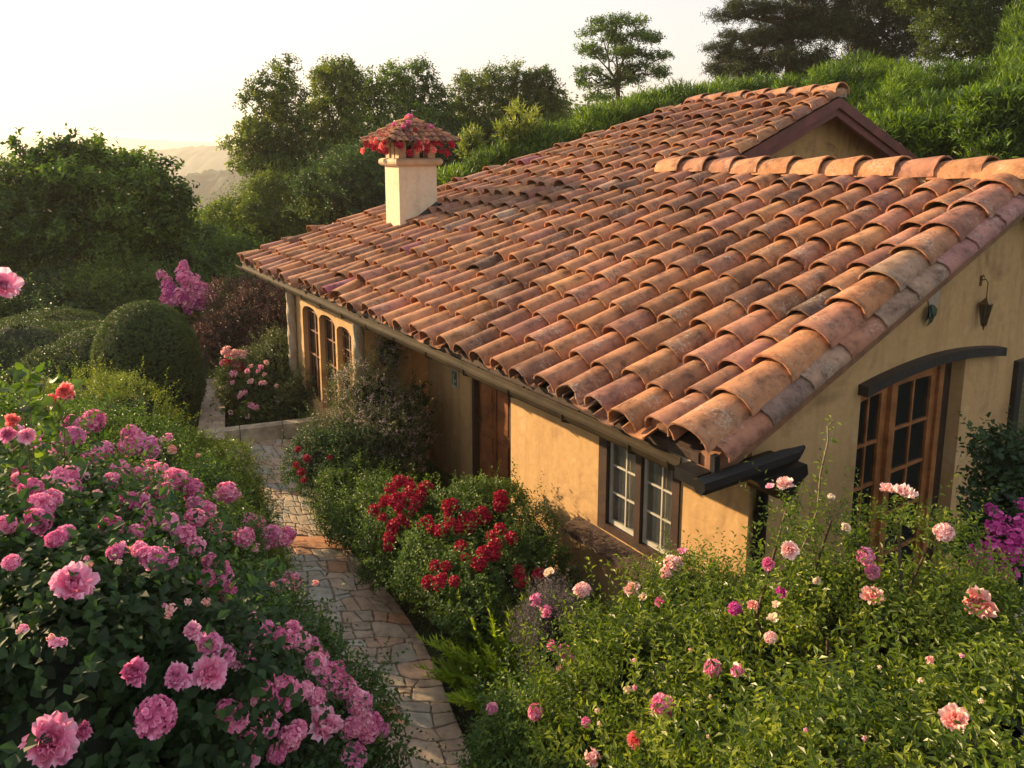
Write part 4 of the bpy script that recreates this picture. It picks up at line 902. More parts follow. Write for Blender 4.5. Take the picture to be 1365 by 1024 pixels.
L11 = shrub('green_bush', 'rounded green bush with tiny reddish buds beside the upper path', 'shrub', [E(290, 650, 8.4, (.5, .5, .45)), E(325, 680, 8.0, (.32, .32, .42)), E(240, 620, 8.8, (.5, .5, .4))], M['g_sun'], 4200, 8, (.030, .013), .13, jit=.6, up=.5)
L12 = shrub('pale_bush', 'pale yellow-green loose bush in front of the clipped dome', 'shrub', [E(160, 555, 8.8, (.6, .6, .4)), E(110, 540, 9.2, (.5, .5, .4)), E(205, 590, 8.8, (.45, .45, .35)), E(60, 560, 8.6, (.6, .6, .4))], M['g_yel'], 4000, 8, (.034, .013), .15, jit=.65, up=.7, vshift=-.12)
only_bank = [L1, L2, L3, L4, L5, L6, L7, L8, L9, L10, L11]
big = [(97, 782, 28, 'rose', 'p_pink'), (67, 991, 30, 'rose', 'p_pink'), (432, 970, 28, 'rose', 'p_lite'), (176, 900, 22, 'rose', 'p_hot'), (232, 907, 21, 'rose', 'p_orch'), (278, 898, 22, 'rose', 'p_pink'), (109, 975, 15, 'rose', 'p_hot'), (207, 956, 21, 'truss', 'p_hot'), (329, 1009, 17, 'rose', 'p_lite'), (253, 845, 15, 'rose', 'p_lite'), (278, 861, 17, 'truss', 'p_orch'), (299, 875, 14, 'truss', 'p_orch'), (83, 643, 22, 'truss', 'p_pink'), (103, 640, 14, 'rose', 'p_lite'), (49, 696, 17, 'truss', 'p_hot')]
for q in big: place(*q, only=only_bank)
sm_ = "53,675 88,710 172,669 202,685 225,696 260,692 260,673 148,703 181,710 158,731 186,733 204,745 221,740 246,713 260,729 281,748 299,766 276,773 306,792 332,694 325,717 362,715 383,713 288,703 385,778 325,829 352,840 373,850 390,840 401,856 343,866 338,889 355,907 316,938 330,928 313,956 345,966 373,935 380,917 408,919 427,877 429,893 447,896 454,914 478,935 464,973 471,1009 369,1005 397,973 338,984 387,984 483,936 497,963 490,975 482,958 340,950 365,945 350,925 395,925 420,885 440,905 415,860"
far_ = "95,564 97,582 123,562 174,578 172,595 199,597 120,615 77,608 109,629 98,650 200,625 214,629 232,639 221,653 257,653 302,657 172,667 53,587 42,653 162,625 190,632 60,600 22,625 8,700 68,665 140,600 240,640 20,580 150,640 185,668 205,655 30,640 15,750"
cols_ = ['p_pink', 'p_orch', 'p_hot', 'p_pink', 'p_lite']
for i, s in enumerate(sm_.split()):
    a, b = map(int, s.split(',')); place(a, b, random.uniform(9.5, 15.5), 'truss', cols_[i % 5], only=only_bank)
    if i % 3 < 2: place(a + random.uniform(-16, 16), b + random.uniform(2, 12), random.uniform(9, 13), 'truss', cols_[(i + 1) % 4], only=only_bank)
for i, s in enumerate(far_.split()):
    a, b = map(int, s.split(',')); place(a, b, random.uniform(9.5, 14.5), 'truss', cols_[i % 4], only=only_bank)
    if i % 2: place(a + random.uniform(-14, 14), b + random.uniform(0, 9), random.uniform(6, 10), 'truss', 'p_lite', only=only_bank)
# tiny salmon sprigs
for i in range(46):
    cx_, cy_ = random.choice([(150, 750), (245, 810), (330, 720), (300, 650), (120, 640), (230, 600), (390, 790), (290, 880), (60, 850)]); place(cx_ + random.uniform(-35, 35), cy_ + random.uniform(-18, 18), random.uniform(2.5, 5), 'mini', random.choice(['p_salmon', 'p_lite', 'p_blush']), only=only_bank)

# coral rose canes close to the lens at left
def canes(name, label, base, tips, mat, leafsz, bl, seed, cr=.005, tpl=T_BR, cat='rose', density=60):
    root = empty(name, base); tag(root, label, cat); mbS = MB(); mbL = MB(); r = np.random.default_rng(seed)
    for tpt in tips:
        a = np.array(base, float); b = np.array(tpt, float); k = 9; s = np.linspace(0, 1, k)[:, None]; P = a + (b - a) * s; P[:, 2] = a[2] + (b[2] - a[2]) * np.sin(s[:, 0] * math.pi / 2) ; P[1:-1] += r.normal(0, .02, (k - 2, 3))
        P = P - a; mbS.tube(P, np.linspace(cr * 1.8, cr * .7, k), 7, .4); m_ = density
        t = r.uniform(.35, 1.0, m_); base_p = np.stack([np.interp(t, s[:, 0], P[:, q]) for q in range(3)], 1)
        D = nrm(r.normal(size=(m_, 3)) + np.array([0, 0, .3])); put_leaves(mbL, base_p + D * leafsz[0] * .5, D, r.normal(size=(m_, 3)) * .5 + np.array([0, -.4, 1]), leafsz[0] * r.uniform(.6, 1.2, m_), leafsz[1] * r.uniform(.6, 1.2, m_), np.clip(r.normal(.55, .2, m_), 0, 1), tpl)
    mbS.build('cane', M['cane'], root); mbL.build('foliage', mat, root)
    for (P, rad, kd, pal) in bl: P = np.array(P); blossom(root, P, rad, kd, pal, nrm(np.array([0, 0, H]) - P + np.array([0, 0, 1.2])))
    return root
cb = W(60, 690, 3.3)
def gb(x, y): return (x, y, gz1(x, y))
canes('rose_cane', 'tall rose cane at left with coral pink roses and bright yellow-green leaves above the hedge', gb(cb[0], cb[1]), [W(85, 520, 3.4), W(60, 505, 3.5), W(25, 520, 3.3), W(40, 490, 3.6), W(70, 540, 3.3)], M['g_shrub'], (.07, .05), [(W(86, 524, 3.35), .058, 'rose0', 'p_coral'), (W(70, 534, 3.4), .036, 'rose1', 'p_coral')], 4, density=24, cr=.003)
canes('rose_cane', 'rose cane tip at the left edge with a pink bloom against the dark trees', gb(cb[0] - .5, cb[1] - .1), [W(-14, 392, 2.9)], M['g_yel'], (.08, .055), [(W(4, 382, 2.85), .07, 'rose1', 'p_lite')], 5, density=8)
canes('rose_cane', 'low rose cane at the left edge with red and mauve blooms below the coral roses', gb(cb[0] - .25, cb[1]), [W(12, 565, 3.3), W(30, 590, 3.3)], M['g_shrub'], (.06, .042), [(W(18, 562, 3.2), .044, 'rose0', 'p_coral'), (W(10, 580, 3.2), .045, 'rose2', 'p_orch'), (W(36, 582, 3.2), .04, 'rose1', 'p_lite')], 6, density=16)

# right foreground
sunk = dict(jit=.7, up=.55, twig=.17)
R1 = shrub('rose_shrub', 'sunlit small-leaved rose shrub in front of the french window', 'shrub', [E(1150, 985, 2.95, (.62, .6, .55)), E(1060, 915, 3.4, (.5, .5, .46)), E(1240, 925, 3.3, (.48, .48, .40)), E(1150, 910, 3.3, (.35, .35, .38)), E(1110, 815, 3.35, (.14, .16, .18))], M['g_sun'], 5200, 9, (.042, .0155), .15, jit=.7, up=.55, clumpvar=.45, sprig=.09)
R2 = shrub('rose_shrub', 'sunlit small-leaved rose shrub below the casement window corner', 'shrub', [E(920, 965, 3.4, (.55, .55, .47)), E(820, 940, 3.8, (.42, .42, .45)), E(965, 890, 3.9, (.42, .42, .45)), E(900, 875, 4.2, (.33, .38, .44))], M['g_sun'], 5200, 9, (.042, .0155), .15, jit=.7, up=.55, clumpvar=.45, sprig=.09)
R4 = shrub('rose_shrub', 'dense leafy rose shrub filling the bottom right corner', 'shrub', [E(1330, 1080, 2.3, (.55, .5, .5)), E(1320, 930, 3.0, (.45, .5, .42)), E(1180, 1120, 2.2, (.5, .45, .4)), E(1000, 1100, 2.7, (.5, .45, .4))], M['g_sun'], 4900, 9, (.042, .016), .15, jit=.7, up=.5, vshift=-.06, clumpvar=.45, sprig=.08)
R5 = shrub('rose_shrub', 'darker glossy rose shrub with small pink blooms beside the path at the bottom edge', 'shrub', [E(700, 1010, 4.1, (.38, .4, .36)), E(760, 1000, 3.9, (.35, .4, .4)), E(850, 1040, 3.5, (.42, .4, .36))], M['g_shrub'], 4200, 8, (.034, .018), .14, jit=.65, up=.5)
R6 = shrub('rose_spray', 'tall rose spray of thin stems in front of the wall left of the french window', 'rose', [E(1075, 730, 3.3, (.22, .22, .24)), E(1085, 800, 3.3, (.24, .26, .26)), E(1130, 700, 3.3, (.12, .14, .12)), E(1050, 680, 3.35, (.07, .08, .08))], M['g_sun'], 330, 8, (.028, .011), .13, jit=.75, up=.6, corek=0, bk=0, shell=(.3, 1.05))
R7 = shrub('rose_spray', 'arching rose spray with blush roses across the lower french window', 'rose', [E(1195, 690, 3.2, (.10, .12, .06)), E(1258, 715, 3.2, (.13, .14, .10)), E(1310, 790, 3.1, (.20, .2, .18)), E(1150, 735, 3.25, (.08, .08, .08))], M['g_sun'], 330, 8, (.028, .011), .13, jit=.75, up=.6, corek=0, bk=0, shell=(.2, 1.05))
R8 = shrub('rose_spray', 'compact rose clump right under the corner of the window wall', 'rose', [E(925, 800, 4.3, (.24, .26, .22)), E(975, 815, 4.3, (.18, .2, .18))], M['g_sun'], 1500, 9, (.026, .011), .12, jit=.7, up=.6, corek=.5)
allR = [R1, R2, R4, R5, R6, R7, R8]
rs = [(732, 764, 9, 'rose', 'p_cream'), (776, 787, 12, 'truss', 'p_blush'), (843, 787, 14, 'rose', 'p_blush'), (881, 803, 9, 'rose', 'p_hot'), (897, 752, 12, 'truss', 'p_blush'), (911, 738, 9, 'rose', 'p_pink'), (888, 764, 9, 'truss', 'p_blush'), (980, 812, 8, 'truss', 'p_mag'), (1004, 808, 9, 'rose', 'p_salmon'), (1036, 808, 7, 'rose', 'p_cream'), (1032, 826, 9, 'rose', 'p_cream'), (1027, 850, 8, 'truss', 'p_blush'), (950, 891, 11, 'truss', 'p_pink'), (983, 894, 8, 'truss', 'p_pink'), (883, 942, 14, 'truss', 'p_pink'), (846, 987, 10, 'rose', 'p_coral'), (781, 963, 6, 'truss', 'p_hot'), (714, 949, 10, 'truss', 'p_pink'), (656, 945, 8, 'truss', 'p_lite'), (1043, 789, 8, 'rose', 'p_mag'), (1025, 752, 9, 'rose', 'p_hot'), (1053, 734, 13, 'rose', 'p_blush'), (1258, 710, 11, 'truss', 'p_blush'), (1154, 741, 11, 'truss', 'p_pink'), (1163, 762, 9, 'truss', 'p_orch'), (1163, 798, 15, 'rose', 'p_salmon'), (1089, 775, 7, 'rose', 'p_cream'), (1303, 807, 22, 'rose', 'p_salmon'), (1273, 960, 17, 'rose', 'p_salmon'), (1205, 660, 15, 'rose', 'p_blush'), (1184, 654, 12, 'rose', 'p_blush'), (1047, 646, 11, 'rose', 'p_blush'), (1027, 650, 7, 'rose', 'p_lite'), (1127, 704, 7, 'rose', 'p_cream'), (1107, 664, 6, 'rose', 'p_cream'), (858, 797, 7, 'rose', 'p_cream'), (836, 920, 4, 'mini', 'p_cream'), (1240, 880, 4, 'mini', 'p_salmon'), (790, 1010, 8, 'mini', 'p_blush')]
for q in rs: place(*q, only=allR, cam_w=.6, out=.03)
for i in range(14): place(random.uniform(780, 1340), random.uniform(850, 1010), random.uniform(1.8, 3), 'mini', random.choice(['p_cream', 'p_blush', 'p_cream', 'p_lite']), only=allR)
canes('rose_cane', 'single thin rose shoot leaning over the plaster wall above the rose spray', (1.42, 3.6, 1.6), [W(1112, 560, 3.9)], M['g_sun'], (.035, .016), [], 8, density=70, tpl=T_RH)

# fern / juniper: feathery fronds
def juniper(name, label, base, n_fr, ln, spread, mat, seed, px_c):
    root = empty(name, base); tag(root, label, 'shrub'); r = np.random.default_rng(seed); mbL = MB(); mbS = MB()
    for i in range(n_fr):
        az = r.uniform(0, 6.28); el = R(r.uniform(35, 86)); d = np.array([math.cos(az) * math.cos(el), math.sin(az) * math.cos(el), math.sin(el)]); l_ = ln * r.uniform(.55, 1.1); k = 7
        s = np.linspace(0, 1, k); st = np.array([math.cos(az), math.sin(az), 0]) * r.uniform(0, spread); P = st + d * (s * l_)[:, None]; P[:, 2] -= .22 * l_ * s ** 2 * math.cos(el)
        mbS.tube(P, np.linspace(.008, .002, k), 4, .3)
        m_ = 90; t = r.uniform(.12, 1, m_); bp_ = np.stack([np.interp(t, s, P[:, q]) for q in range(3)], 1); side = nrm(np.cross(d, [0, 0, 1.])); sg = np.where(r.random(m_) < .5, -1, 1)
        D = d * .75 + side * (sg * .55)[:, None] + r.normal(0, .18, (m_, 3)) + np.array([0, 0, .15])
        sz = ln * .20 * (1.15 - t) * r.uniform(.7, 1.2, m_) + .02; put_leaves(mbL, bp_, D, r.normal(0, .6, (m_, 3)) + np.array([0, 0, 1]), sz, sz * .20, np.clip(.3 + .4 * t + r.normal(0, .15, m_), 0, 1), T_BL)
    mbS.build('stem', M['cane'], root); mbL.build('frond', mat, root); return root
fb = ground_pt(692, 938); juniper('feathery_juniper', 'bright green feathery juniper spreading beside the path', (fb[0], fb[1], gz1(fb[0], fb[1])), 120, 1.05, .26, M['g_fern'], 4, None)
G_P = shrub('heather_bush', 'mauve-grey wispy bush between the juniper and the sunlit roses', 'shrub', [E(730, 850, 5.0, (.22, .25, .36)), E(775, 900, 4.8, (.2, .2, .28)), E(735, 815, 5.4, (.16, .18, .24))], M['g_grey'], 1500, 9, (.022, .009), .15, jit=.8, up=.8)
for a, b in ((748, 895), (735, 860), (752, 870), (715, 800), (728, 815), (744, 915), (760, 880)): place(a, b, random.uniform(5, 8), 'mini', random.choice(['p_pink', 'p_hot', 'p_orch']), only=[G_P])
# geranium bed along the house
gk = dict(per=8, leaf=(.034, .022), twig=.12, jit=.6, up=.5)
def bed(label, ells, tw=2600, mat='g_shrub', name='geranium_bush'): return shrub(name, label, 'shrub', ells, M[mat], tw, 8, (.036, .022), .12, jit=.6, up=.5)
G1 = bed('green bush with the thickest bunch of crimson flowers in front of the porch wall', [E(545, 700, 7.6, (.5, .5, .42)), E(500, 700, 7.9, (.4, .4, .4))], 3000)
G2 = bed('crimson-flowered bush in front of the carved door', [E(620, 710, 7.2, (.45, .45, .42)), E(655, 700, 7.3, (.4, .4, .42))], 3000)
G3 = bed('crimson-flowered bush bulging over the path edge beside the terracotta band', [E(588, 762, 6.7, (.39, .40, .36)), E(530, 735, 7.3, (.38, .38, .34)), E(610, 790, 6.4, (.36, .38, .34))], 3800)
G4 = bed('crimson-flowered bush against the plaster wall left of the casement window', [E(665, 770, 6.5, (.42, .42, .42)), E(700, 770, 6.5, (.32, .32, .4)), E(630, 810, 6.1, (.35, .35, .35))], 3200)
G5 = bed('plain green bush beside the grey flagstones under the vine', [E(480, 680, 8.6, (.5, .5, .45)), E(462, 652, 9.0, (.36, .38, .38)), E(520, 690, 8.4, (.45, .4, .4))], 3200, name='green_bush')
G6 = bed('dark bush with a few small red roses where the path meets the kerb', [E(435, 625, 9.4, (.45, .45, .5)), E(480, 620, 9.5, (.5, .5, .5))], 3000, 'g_dark', 'rose_bush')
G7 = shrub('wispy_bush', 'grey-green wispy bush leaning on the plaster wall by the window sill', 'shrub', [E(715, 740, 6.7, (.25, .28, .5)), E(765, 815, 6.2, (.24, .24, .26)), E(735, 815, 6.3, (.28, .28, .28))], M['g_dark'], 2200, 8, (.03, .010), .15, jit=.7, up=.7)
gr = "499,680 511,671 532,676 555,669 525,701 543,697 520,717 518,727 564,699 599,675 597,687 588,708 601,701 615,729 618,690 625,701 643,682 643,692 667,673 667,706 681,718 660,727 646,738 659,740 638,752 580,754 595,755 572,777 585,777 606,775 690,761 695,775 718,766 532,643 521,652 514,667 543,643 558,657 567,652 667,662 602,675 550,680 540,665 610,705 632,690 575,705 535,690 655,715 510,690 560,665 548,650 530,662 570,695 650,690 620,745 590,770 672,670 545,660 525,668"
for i, s in enumerate(gr.split()): a, b = map(int, s.split(',')); place(a, b, random.uniform(6, 10), 'gera', 'p_red', only=[G1, G2, G3, G4, G5])
for a, b, q in ((409, 611, 5), (395, 620, 4), (402, 629, 5), (435, 639, 6), (397, 599, 4), (405, 640, 4), (440, 610, 3)): place(a, b, q, 'gera', 'p_red', only=[G6])
# vine by the porch
V1 = shrub('climbing_shrub', 'tall wispy green climber rising to the gutter at the porch', 'climber', [E(495, 530, 10.3, (.55, .5, .6)), E(460, 580, 10.2, (.5, .5, .55)), E(515, 470, 10.6, (.3, .3, .35)), E(530, 570, 9.9, (.45, .4, .5)), E(500, 620, 9.8, (.6, .5, .5))], M['g_white'], 6200, 9, (.034, .014), .17, jit=.7, up=.5, vshift=.08, clumpvar=.5)
V2 = shrub('climbing_vine', 'thin dark vine creeping up the porch wall right of the tall climber', 'climber', [E(556, 560, 10.2, (.2, .12, .5)), E(562, 620, 10.0, (.16, .1, .3)), E(545, 600, 9.9, (.2, .15, .4))], M['g_dark'], 500, 8, (.05, .03), .14, jit=.8, up=.5, corek=0, shell=(.2, 1))
# right-hand climber
V3 = shrub('climbing_vine', 'dark leafy vine climbing the right end of the gable wall', 'climber', [E(1345, 640, 5.3, (.28, .2, .38)), E(1370, 730, 5.0, (.4, .25, .5)), E(1340, 760, 4.8, (.3, .25, .35)), E(1320, 610, 5.8, (.1, .08, .15))], M['g_dark'], 1000, 7, (.05, .034), .15, jit=.8, up=.3, tpl=T_BR, corek=.5)
for s in "1321,680 1337,706 1320,728 1360,697 1356,718 1321,757 1342,745 1360,745 1296,745 1307,748 1330,690 1310,760 1350,735 1335,730 1345,765 1300,735 1362,672 1325,705".split(): a, b = map(int, s.split(',')); place(a, b, random.uniform(6, 10), 'mini', 'p_mag', only=[V3])
# pale boulder at right edge
def boulder(name, label, c, r_, seed):
    rr = np.random.default_rng(seed); mb = MB(); a, b = 22, 14; th = np.linspace(0, 2 * math.pi, a, endpoint=False); ph = np.linspace(0.05, math.pi - .05, b)
    d = np.array([[math.sin(p_) * math.cos(t_), math.sin(p_) * math.sin(t_), math.cos(p_)] for p_ in ph for t_ in th]); V = d * np.array(r_) * lump(d, seed, .16)[:, None]
    mb.add(V, [[j * a + q, j * a + (q + 1) % a, (j + 1) * a + (q + 1) % a, (j + 1) * a + q] for j in range(b - 1) for q in range(a)] + [list(range(a)), list(range((b - 1) * a, b * a))], 0, 0, True)
    o = mb.build(name, M['stone'], None, c); tag(o, label, 'rock'); return o
bp_ = ground_pt(1358, 845); bp_[2] = gz1(bp_[0], bp_[1]); boulder('boulder', 'pale weathered rock showing at the right edge beside the salmon rose', (bp_[0], bp_[1], bp_[2] + .12), (.38, .30, .24), 3)

# mid left: clipped dome, hedges, flowering shrubs
dc = W(205, 590, 12.2); dc[2] = .75
D1 = shrub('topiary_dome', 'tall clipped dark green dome beside the upper path', 'hedge', [((dc[0], dc[1], 1.15), (.78, .8, .95)), ((dc[0] + .05, dc[1] - .05, .7), (.80, .8, .75))], M['g_clip'], 15000, 6, (.030, .017), .06, jit=.5, up=.2, sprig=False, bk=0, shell=(.96, 1.01), amp=.03, corek=.9, clumpvar=.2)
def hedge(label, ells, tw=9000, mat='g_clip'): return shrub('clipped_hedge', label, 'hedge', ells, M[mat], tw, 6, (.036, .02), .07, jit=.5, up=.3, sprig=False, bk=0, shell=(.93, 1.03), amp=.07, corek=.84, clumpvar=.25)
hedge('low rounded hedge joined to the left side of the clipped dome', [E(130, 500, 12.6, (.9, .9, .75)), E(85, 520, 12.4, (.9, .9, .7))])
hedge('broad billowing hedge at the left edge behind the coral roses', [E(30, 490, 13.2, (1.2, 1, .8)), E(-50, 500, 13, (1.2, 1, .8)), E(90, 478, 14.2, (1.0, .9, .7))])
hedge('smooth hedge mound directly behind the clipped dome', [E(150, 470, 14.5, (1.0, .9, .6)), E(70, 455, 15.5, (1.5, .9, .6))])
S1 = shrub('azalea_bush', 'green bush sprinkled with white and pale pink blossom left of the house wing', 'shrub', [E(350, 525, 12.9, (.75, .7, .65)), E(395, 540, 12.6, (.5, .5, .6)), E(320, 520, 13.2, (.4, .4, .5)), E(370, 480, 13.2, (.5, .5, .5))], M['g_white'], 6500, 8, (.04, .02), .14, jit=.6, up=.4, vshift=-.05)
S3 = shrub('azalea_bush', 'small crimson azalea beside the head of the upper path', 'shrub', [E(309, 497, 13.0, (.2, .2, .22))], M['g_dark'], 500, 7, (.04, .02), .12)
for i in range(12): place(309 + random.uniform(-15, 18), 491 + random.uniform(-10, 12), random.uniform(4, 6.5), 'gera', 'p_red' if i % 3 else 'p_hot', only=[S3])
for i in range(20): place(340 + random.uniform(-38, 45), 520 + random.uniform(-40, 40), random.uniform(2, 4), 'mini', random.choice(['p_blush', 'p_blush', 'p_lite']), only=[S1])
for i in range(9): place(312 + random.uniform(-14, 16), 471 + random.uniform(-4, 5), random.uniform(3, 5), 'mini', 'p_blush', only=[S1])
S2 = shrub('smoke_bush', 'dark wine-leaved bush between the bougainvillea and the house wing', 'shrub', [E(325, 430, 15.5, (.95, .8, .8)), E(365, 455, 15, (.6, .6, .9)), E(300, 460, 15, (.6, .6, .6)), E(350, 400, 16, (.6, .6, .5))], M['g_red'], 6000, 8, (.045, .024), .18, jit=.6, up=.5)
B1 = shrub('bougainvillea', 'tall magenta-pink flowering shrub standing behind the clipped dome', 'flowering shrub', [E(245, 400, 16.5, (.45, .45, .5)), E(265, 400, 16.6, (.4, .4, .45)), E(222, 385, 16.6, (.2, .2, .4)), E(245, 450, 16.6, (.5, .5, .7))], M['g_shrub'], 2400, 7, (.05, .028), .16, jit=.6, up=.5)
for i in range(85):
    a = random.choice([(222, 385, 9, 26), (250, 375, 14, 16), (262, 392, 22, 14), (245, 400, 25, 12), (246, 358, 5, 7), (272, 398, 12, 8)]); place(a[0] + random.gauss(0, a[2] * .5), a[1] + random.gauss(0, a[3] * .5), random.uniform(4, 6.5), 'mini', random.choice(['p_orch', 'p_pink', 'p_pink', 'p_hot', 'p_mag']), only=[B1])
fill = [('bank_shrub', 'silvery grey-green bush left of the bougainvillea', [E(165, 400, 18, (1.2, 1, .8)), E(195, 420, 17.5, (.8, .8, .7))], 'g_olive'), ('bank_shrub', 'deep green bush in the shade under the big tree', [E(70, 405, 18.5, (1.6, 1.2, .8)), E(20, 430, 17.5, (1.5, 1, .7)), E(115, 425, 17.2, (1., 1, .7))], 'g_dark'),
        ('bank_shrub', 'bright green bush above the wine-leaved bush at the eave corner', [E(300, 362, 20, (1.1, 1, .8)), E(340, 385, 18.5, (.7, .8, .6))], 'g_shrub'), ('bank_shrub', 'round olive bush below the tall trees left of the roof corner', [E(355, 305, 26, (1.7, 1.8, 1.5)), E(300, 345, 25, (1.5, 1.5, 1.2))], 'g_olive'),
        ('bank_shrub', 'dark bush between the big tree and the bougainvillea', [E(215, 360, 21, (1.2, 1, 1)), E(255, 350, 23, (1.3, 1, 1))], 'g_dark'), ('bank_shrub', 'sunlit olive bush at the foot of the loose-crowned trees', [E(400, 285, 27, (2.0, 2, 1.6)), E(450, 300, 25, (1.8, 1.6, 1.2))], 'g_olive'),
        ('bank_shrub', 'dark bush behind the left end of the roof', [E(480, 260, 24, (2.0, 1.8, 1.6)), E(540, 240, 25, (1.8, 1.6, 1.6))], 'g_dark'), ('bank_shrub', 'low green bush beside the valley left of the roof corner', [E(270, 325, 30, (1.8, 1.5, 1.2)), E(315, 315, 32, (1.4, 1.5, 1.3))], 'g_tree')]
for nm, lb, el, mt in fill: shrub(nm, lb, 'shrub', el, M[mt], 8500, 7, (.10, .05), .25, jit=.6, up=.4, stemr=.04, corek=.45, clumpvar=.5)

# ------------------------------------------------------------------ trees
def tree(name, label, base_px, Y, clumps, mat, tw, leaf=(.13, .07), per=7, twig=.35, tr=.16, cat='tree', group=None, seed=1, jit=.65, up=.35, fork=.35, trunks=1, tpl=T_RH, amp=.18, shell=(.5, 1.12), corek=.0):
    """clumps: (px, py, dY, rx, rz) in metres for radii"""
    b = W(base_px[0], base_px[1], Y); z0 = gz1(b[0], b[1]); root = empty(name, (b[0], b[1], z0)); tag(root, label, cat, group); off = np.array([b[0], b[1], z0])
    ells = [(W(px, py, Y + dy) - off, np.array([rx, rx * .9, rz])) for px, py, dy, rx, rz in clumps]
    mb = MB(); foliage(mb, bumps(ells, 7, .42, seed), int(tw * .8), per, leaf, twig, seed=seed, jit=jit, up=up, shell=shell, amp=amp, tpl=tpl, cull=.7, clumpvar=.5)
    if corek: core(mb, ells, corek, seed)
    mb.build('crown', mat, root)
    mb = MB(); r = np.random.default_rng(seed); top = max(e[0][2] for e in ells); cen = np.mean([e[0] for e in ells], 0)
    for k in range(trunks):
        ft = np.array([cen[0] * .35 + r.normal(0, .25), cen[1] * .3, max(.6, top * fork)]); o0 = np.array([r.normal(0, .08), r.normal(0, .08), -.3])
        mb.tube([o0, o0 + (ft - o0) * .4 + r.normal(0, .05, 3), ft], [tr * 1.25, tr, tr * .8], 9, .3)
        for j, (c, rad) in enumerate(ells):
            if j % trunks == k:
                q = 5; s = np.linspace(0, 1, q)[:, None]; P = ft + (c - ft) * s; P[1:-1] += r.normal(0, .1, (q - 2, 3)); P[:, 2] += np.sin(s[:, 0] * math.pi) * .15 * np.linalg.norm(c - ft) * .3; mb.tube(P, np.linspace(tr * .5, tr * .1, q), 6, .3)
                for _ in range(4): e = c + nrm(r.normal(size=3)) * rad * .8; mb.tube([P[3], (P[3] + e) / 2 + r.normal(0, .06, 3), e], [tr * .16, tr * .1, tr * .04], 4, .3)
    mb.build('trunk', M['bark'], root); return root
# big tree at left
tree('spreading_tree', 'large spreading dark green tree with several trunks at the left edge', (122, 392), 20, [(20, 255, 0, 1.5, .95), (80, 235, .5, 1.3, .8), (120, 245, 0, 1.3, .85), (150, 290, 0, 1.4, .9), (205, 255, 0, .9, .7), (215, 300, 0, .8, .7), (60, 300, -.5, 1.5, .9), (0, 320, 0, 1.3, .9), (110, 325, -.5, 1.2, .6), (175, 335, 0, .8, .5), (-50, 270, 0, 1.4, 1), (40, 350, 0, 1.0, .5), (-40, 340, 0, 1.2, .9), (235, 275, 0, .45, .5), (185, 230, .3, .6, .5),
     (95, 200, 0, .22, .45), (57, 205, 0, .2, .35), (130, 205, 0, .3, .4), (22, 200, 0, .12, .4), (78, 205, 0, .15, .3), (112, 205, 0, .15, .3), (172, 222, 0, .12, .3)], M['g_tree'], 8200, (.15, .085), 7, .32, .2, seed=3, trunks=4, fork=.42)
# loose-crowned trees behind chimney
tree('loose_crowned_tree', 'tall airy tree with open knobbly crown left of the chimney', (400, 280), 28, [(372, 112, 0, .7, .9), (345, 135, 0, .55, .6), (385, 150, 0, .8, .9), (335, 170, 0, .5, .4), (350, 195, 0, 1.1, .7), (395, 200, 0, 1.1, 1.), (340, 215, 0, .9, .6), (400, 245, 0, 1.4, 1.1), (365, 160, .5, .5, .5), (375, 230, 0, 1.2, .9)], M['g_olive'], 5200, (.13, .07), 8, .35, .13, seed=4, fork=.5, group='trees behind the roof')
tree('loose_crowned_tree', 'tallest twin-headed tree between the airy tree and the chimney', (450, 290), 29, [(450, 98, 0, .75, .6), (432, 105, 0, .5, .5), (465, 125, 0, .6, .9), (440, 140, 0, .8, .8), (425, 170, 0, .7, .8), (460, 180, 0, .9, 1.), (445, 220, 0, 1.2, 1.), (490, 215, 0, 1., .9), (470, 255, 0, 1.4, 1)], M['g_olive'], 5200, (.13, .07), 8, .35, .13, seed=5, fork=.5, group='trees behind the roof')
tree('dense_tree', 'dark dense-topped tree directly behind the chimney cap', (530, 280), 31, [(515, 115, 0, .95, .8), (550, 110, 0, 1., .85), (490, 135, 0, .7, .6), (570, 140, 0, 1., .8), (535, 150, 0, 1.4, 1.), (500, 175, 0, 1.2, 1.1), (580, 180, 0, 1.5, 1.2), (540, 210, 0, 1.5, 1.3), (600, 215, 0, 1.4, 1.2), (490, 235, 0, 1.3, 1.)], M['g_tree'], 6500, (.13, .07), 8, .35, .15, seed=6, fork=.5, group='trees behind the roof')
tree('feathery_tree', 'feathery tree with pointed tips right of the chimney', (650, 240), 32, [(655, 115, 0, .9, .7), (625, 125, 0, .7, .7), (685, 105, 0, .35, .7), (640, 150, 0, 1.2, 1), (680, 140, 0, 1, .8), (610, 160, 0, 1, .9), (620, 110, 0, .25, .5), (660, 185, 0, 1.6, 1.2), (610, 200, 0, 1.4, 1.2), (700, 175, 0, 1.1, 1)], M['g_olive'], 5500, (.13, .06), 8, .35, .13, seed=7, fork=.5, group='trees behind the roof')
tree('feathery_tree', 'smaller feathery tree with a gap of sky beside it, left of the tall lone tree', (720, 220), 32, [(722, 108, 0, .6, .5), (705, 115, 0, .3, .7), (735, 130, 0, .5, .5), (715, 140, 0, .9, .9), (740, 160, 0, .9, .8), (715, 175, 0, 1.2, 1.), (750, 185, 0, 1, .7), (690, 190, 0, 1.2, 1)], M['g_olive'], 4200, (.13, .06), 8, .35, .12, seed=8, fork=.5, group='trees behind the roof')
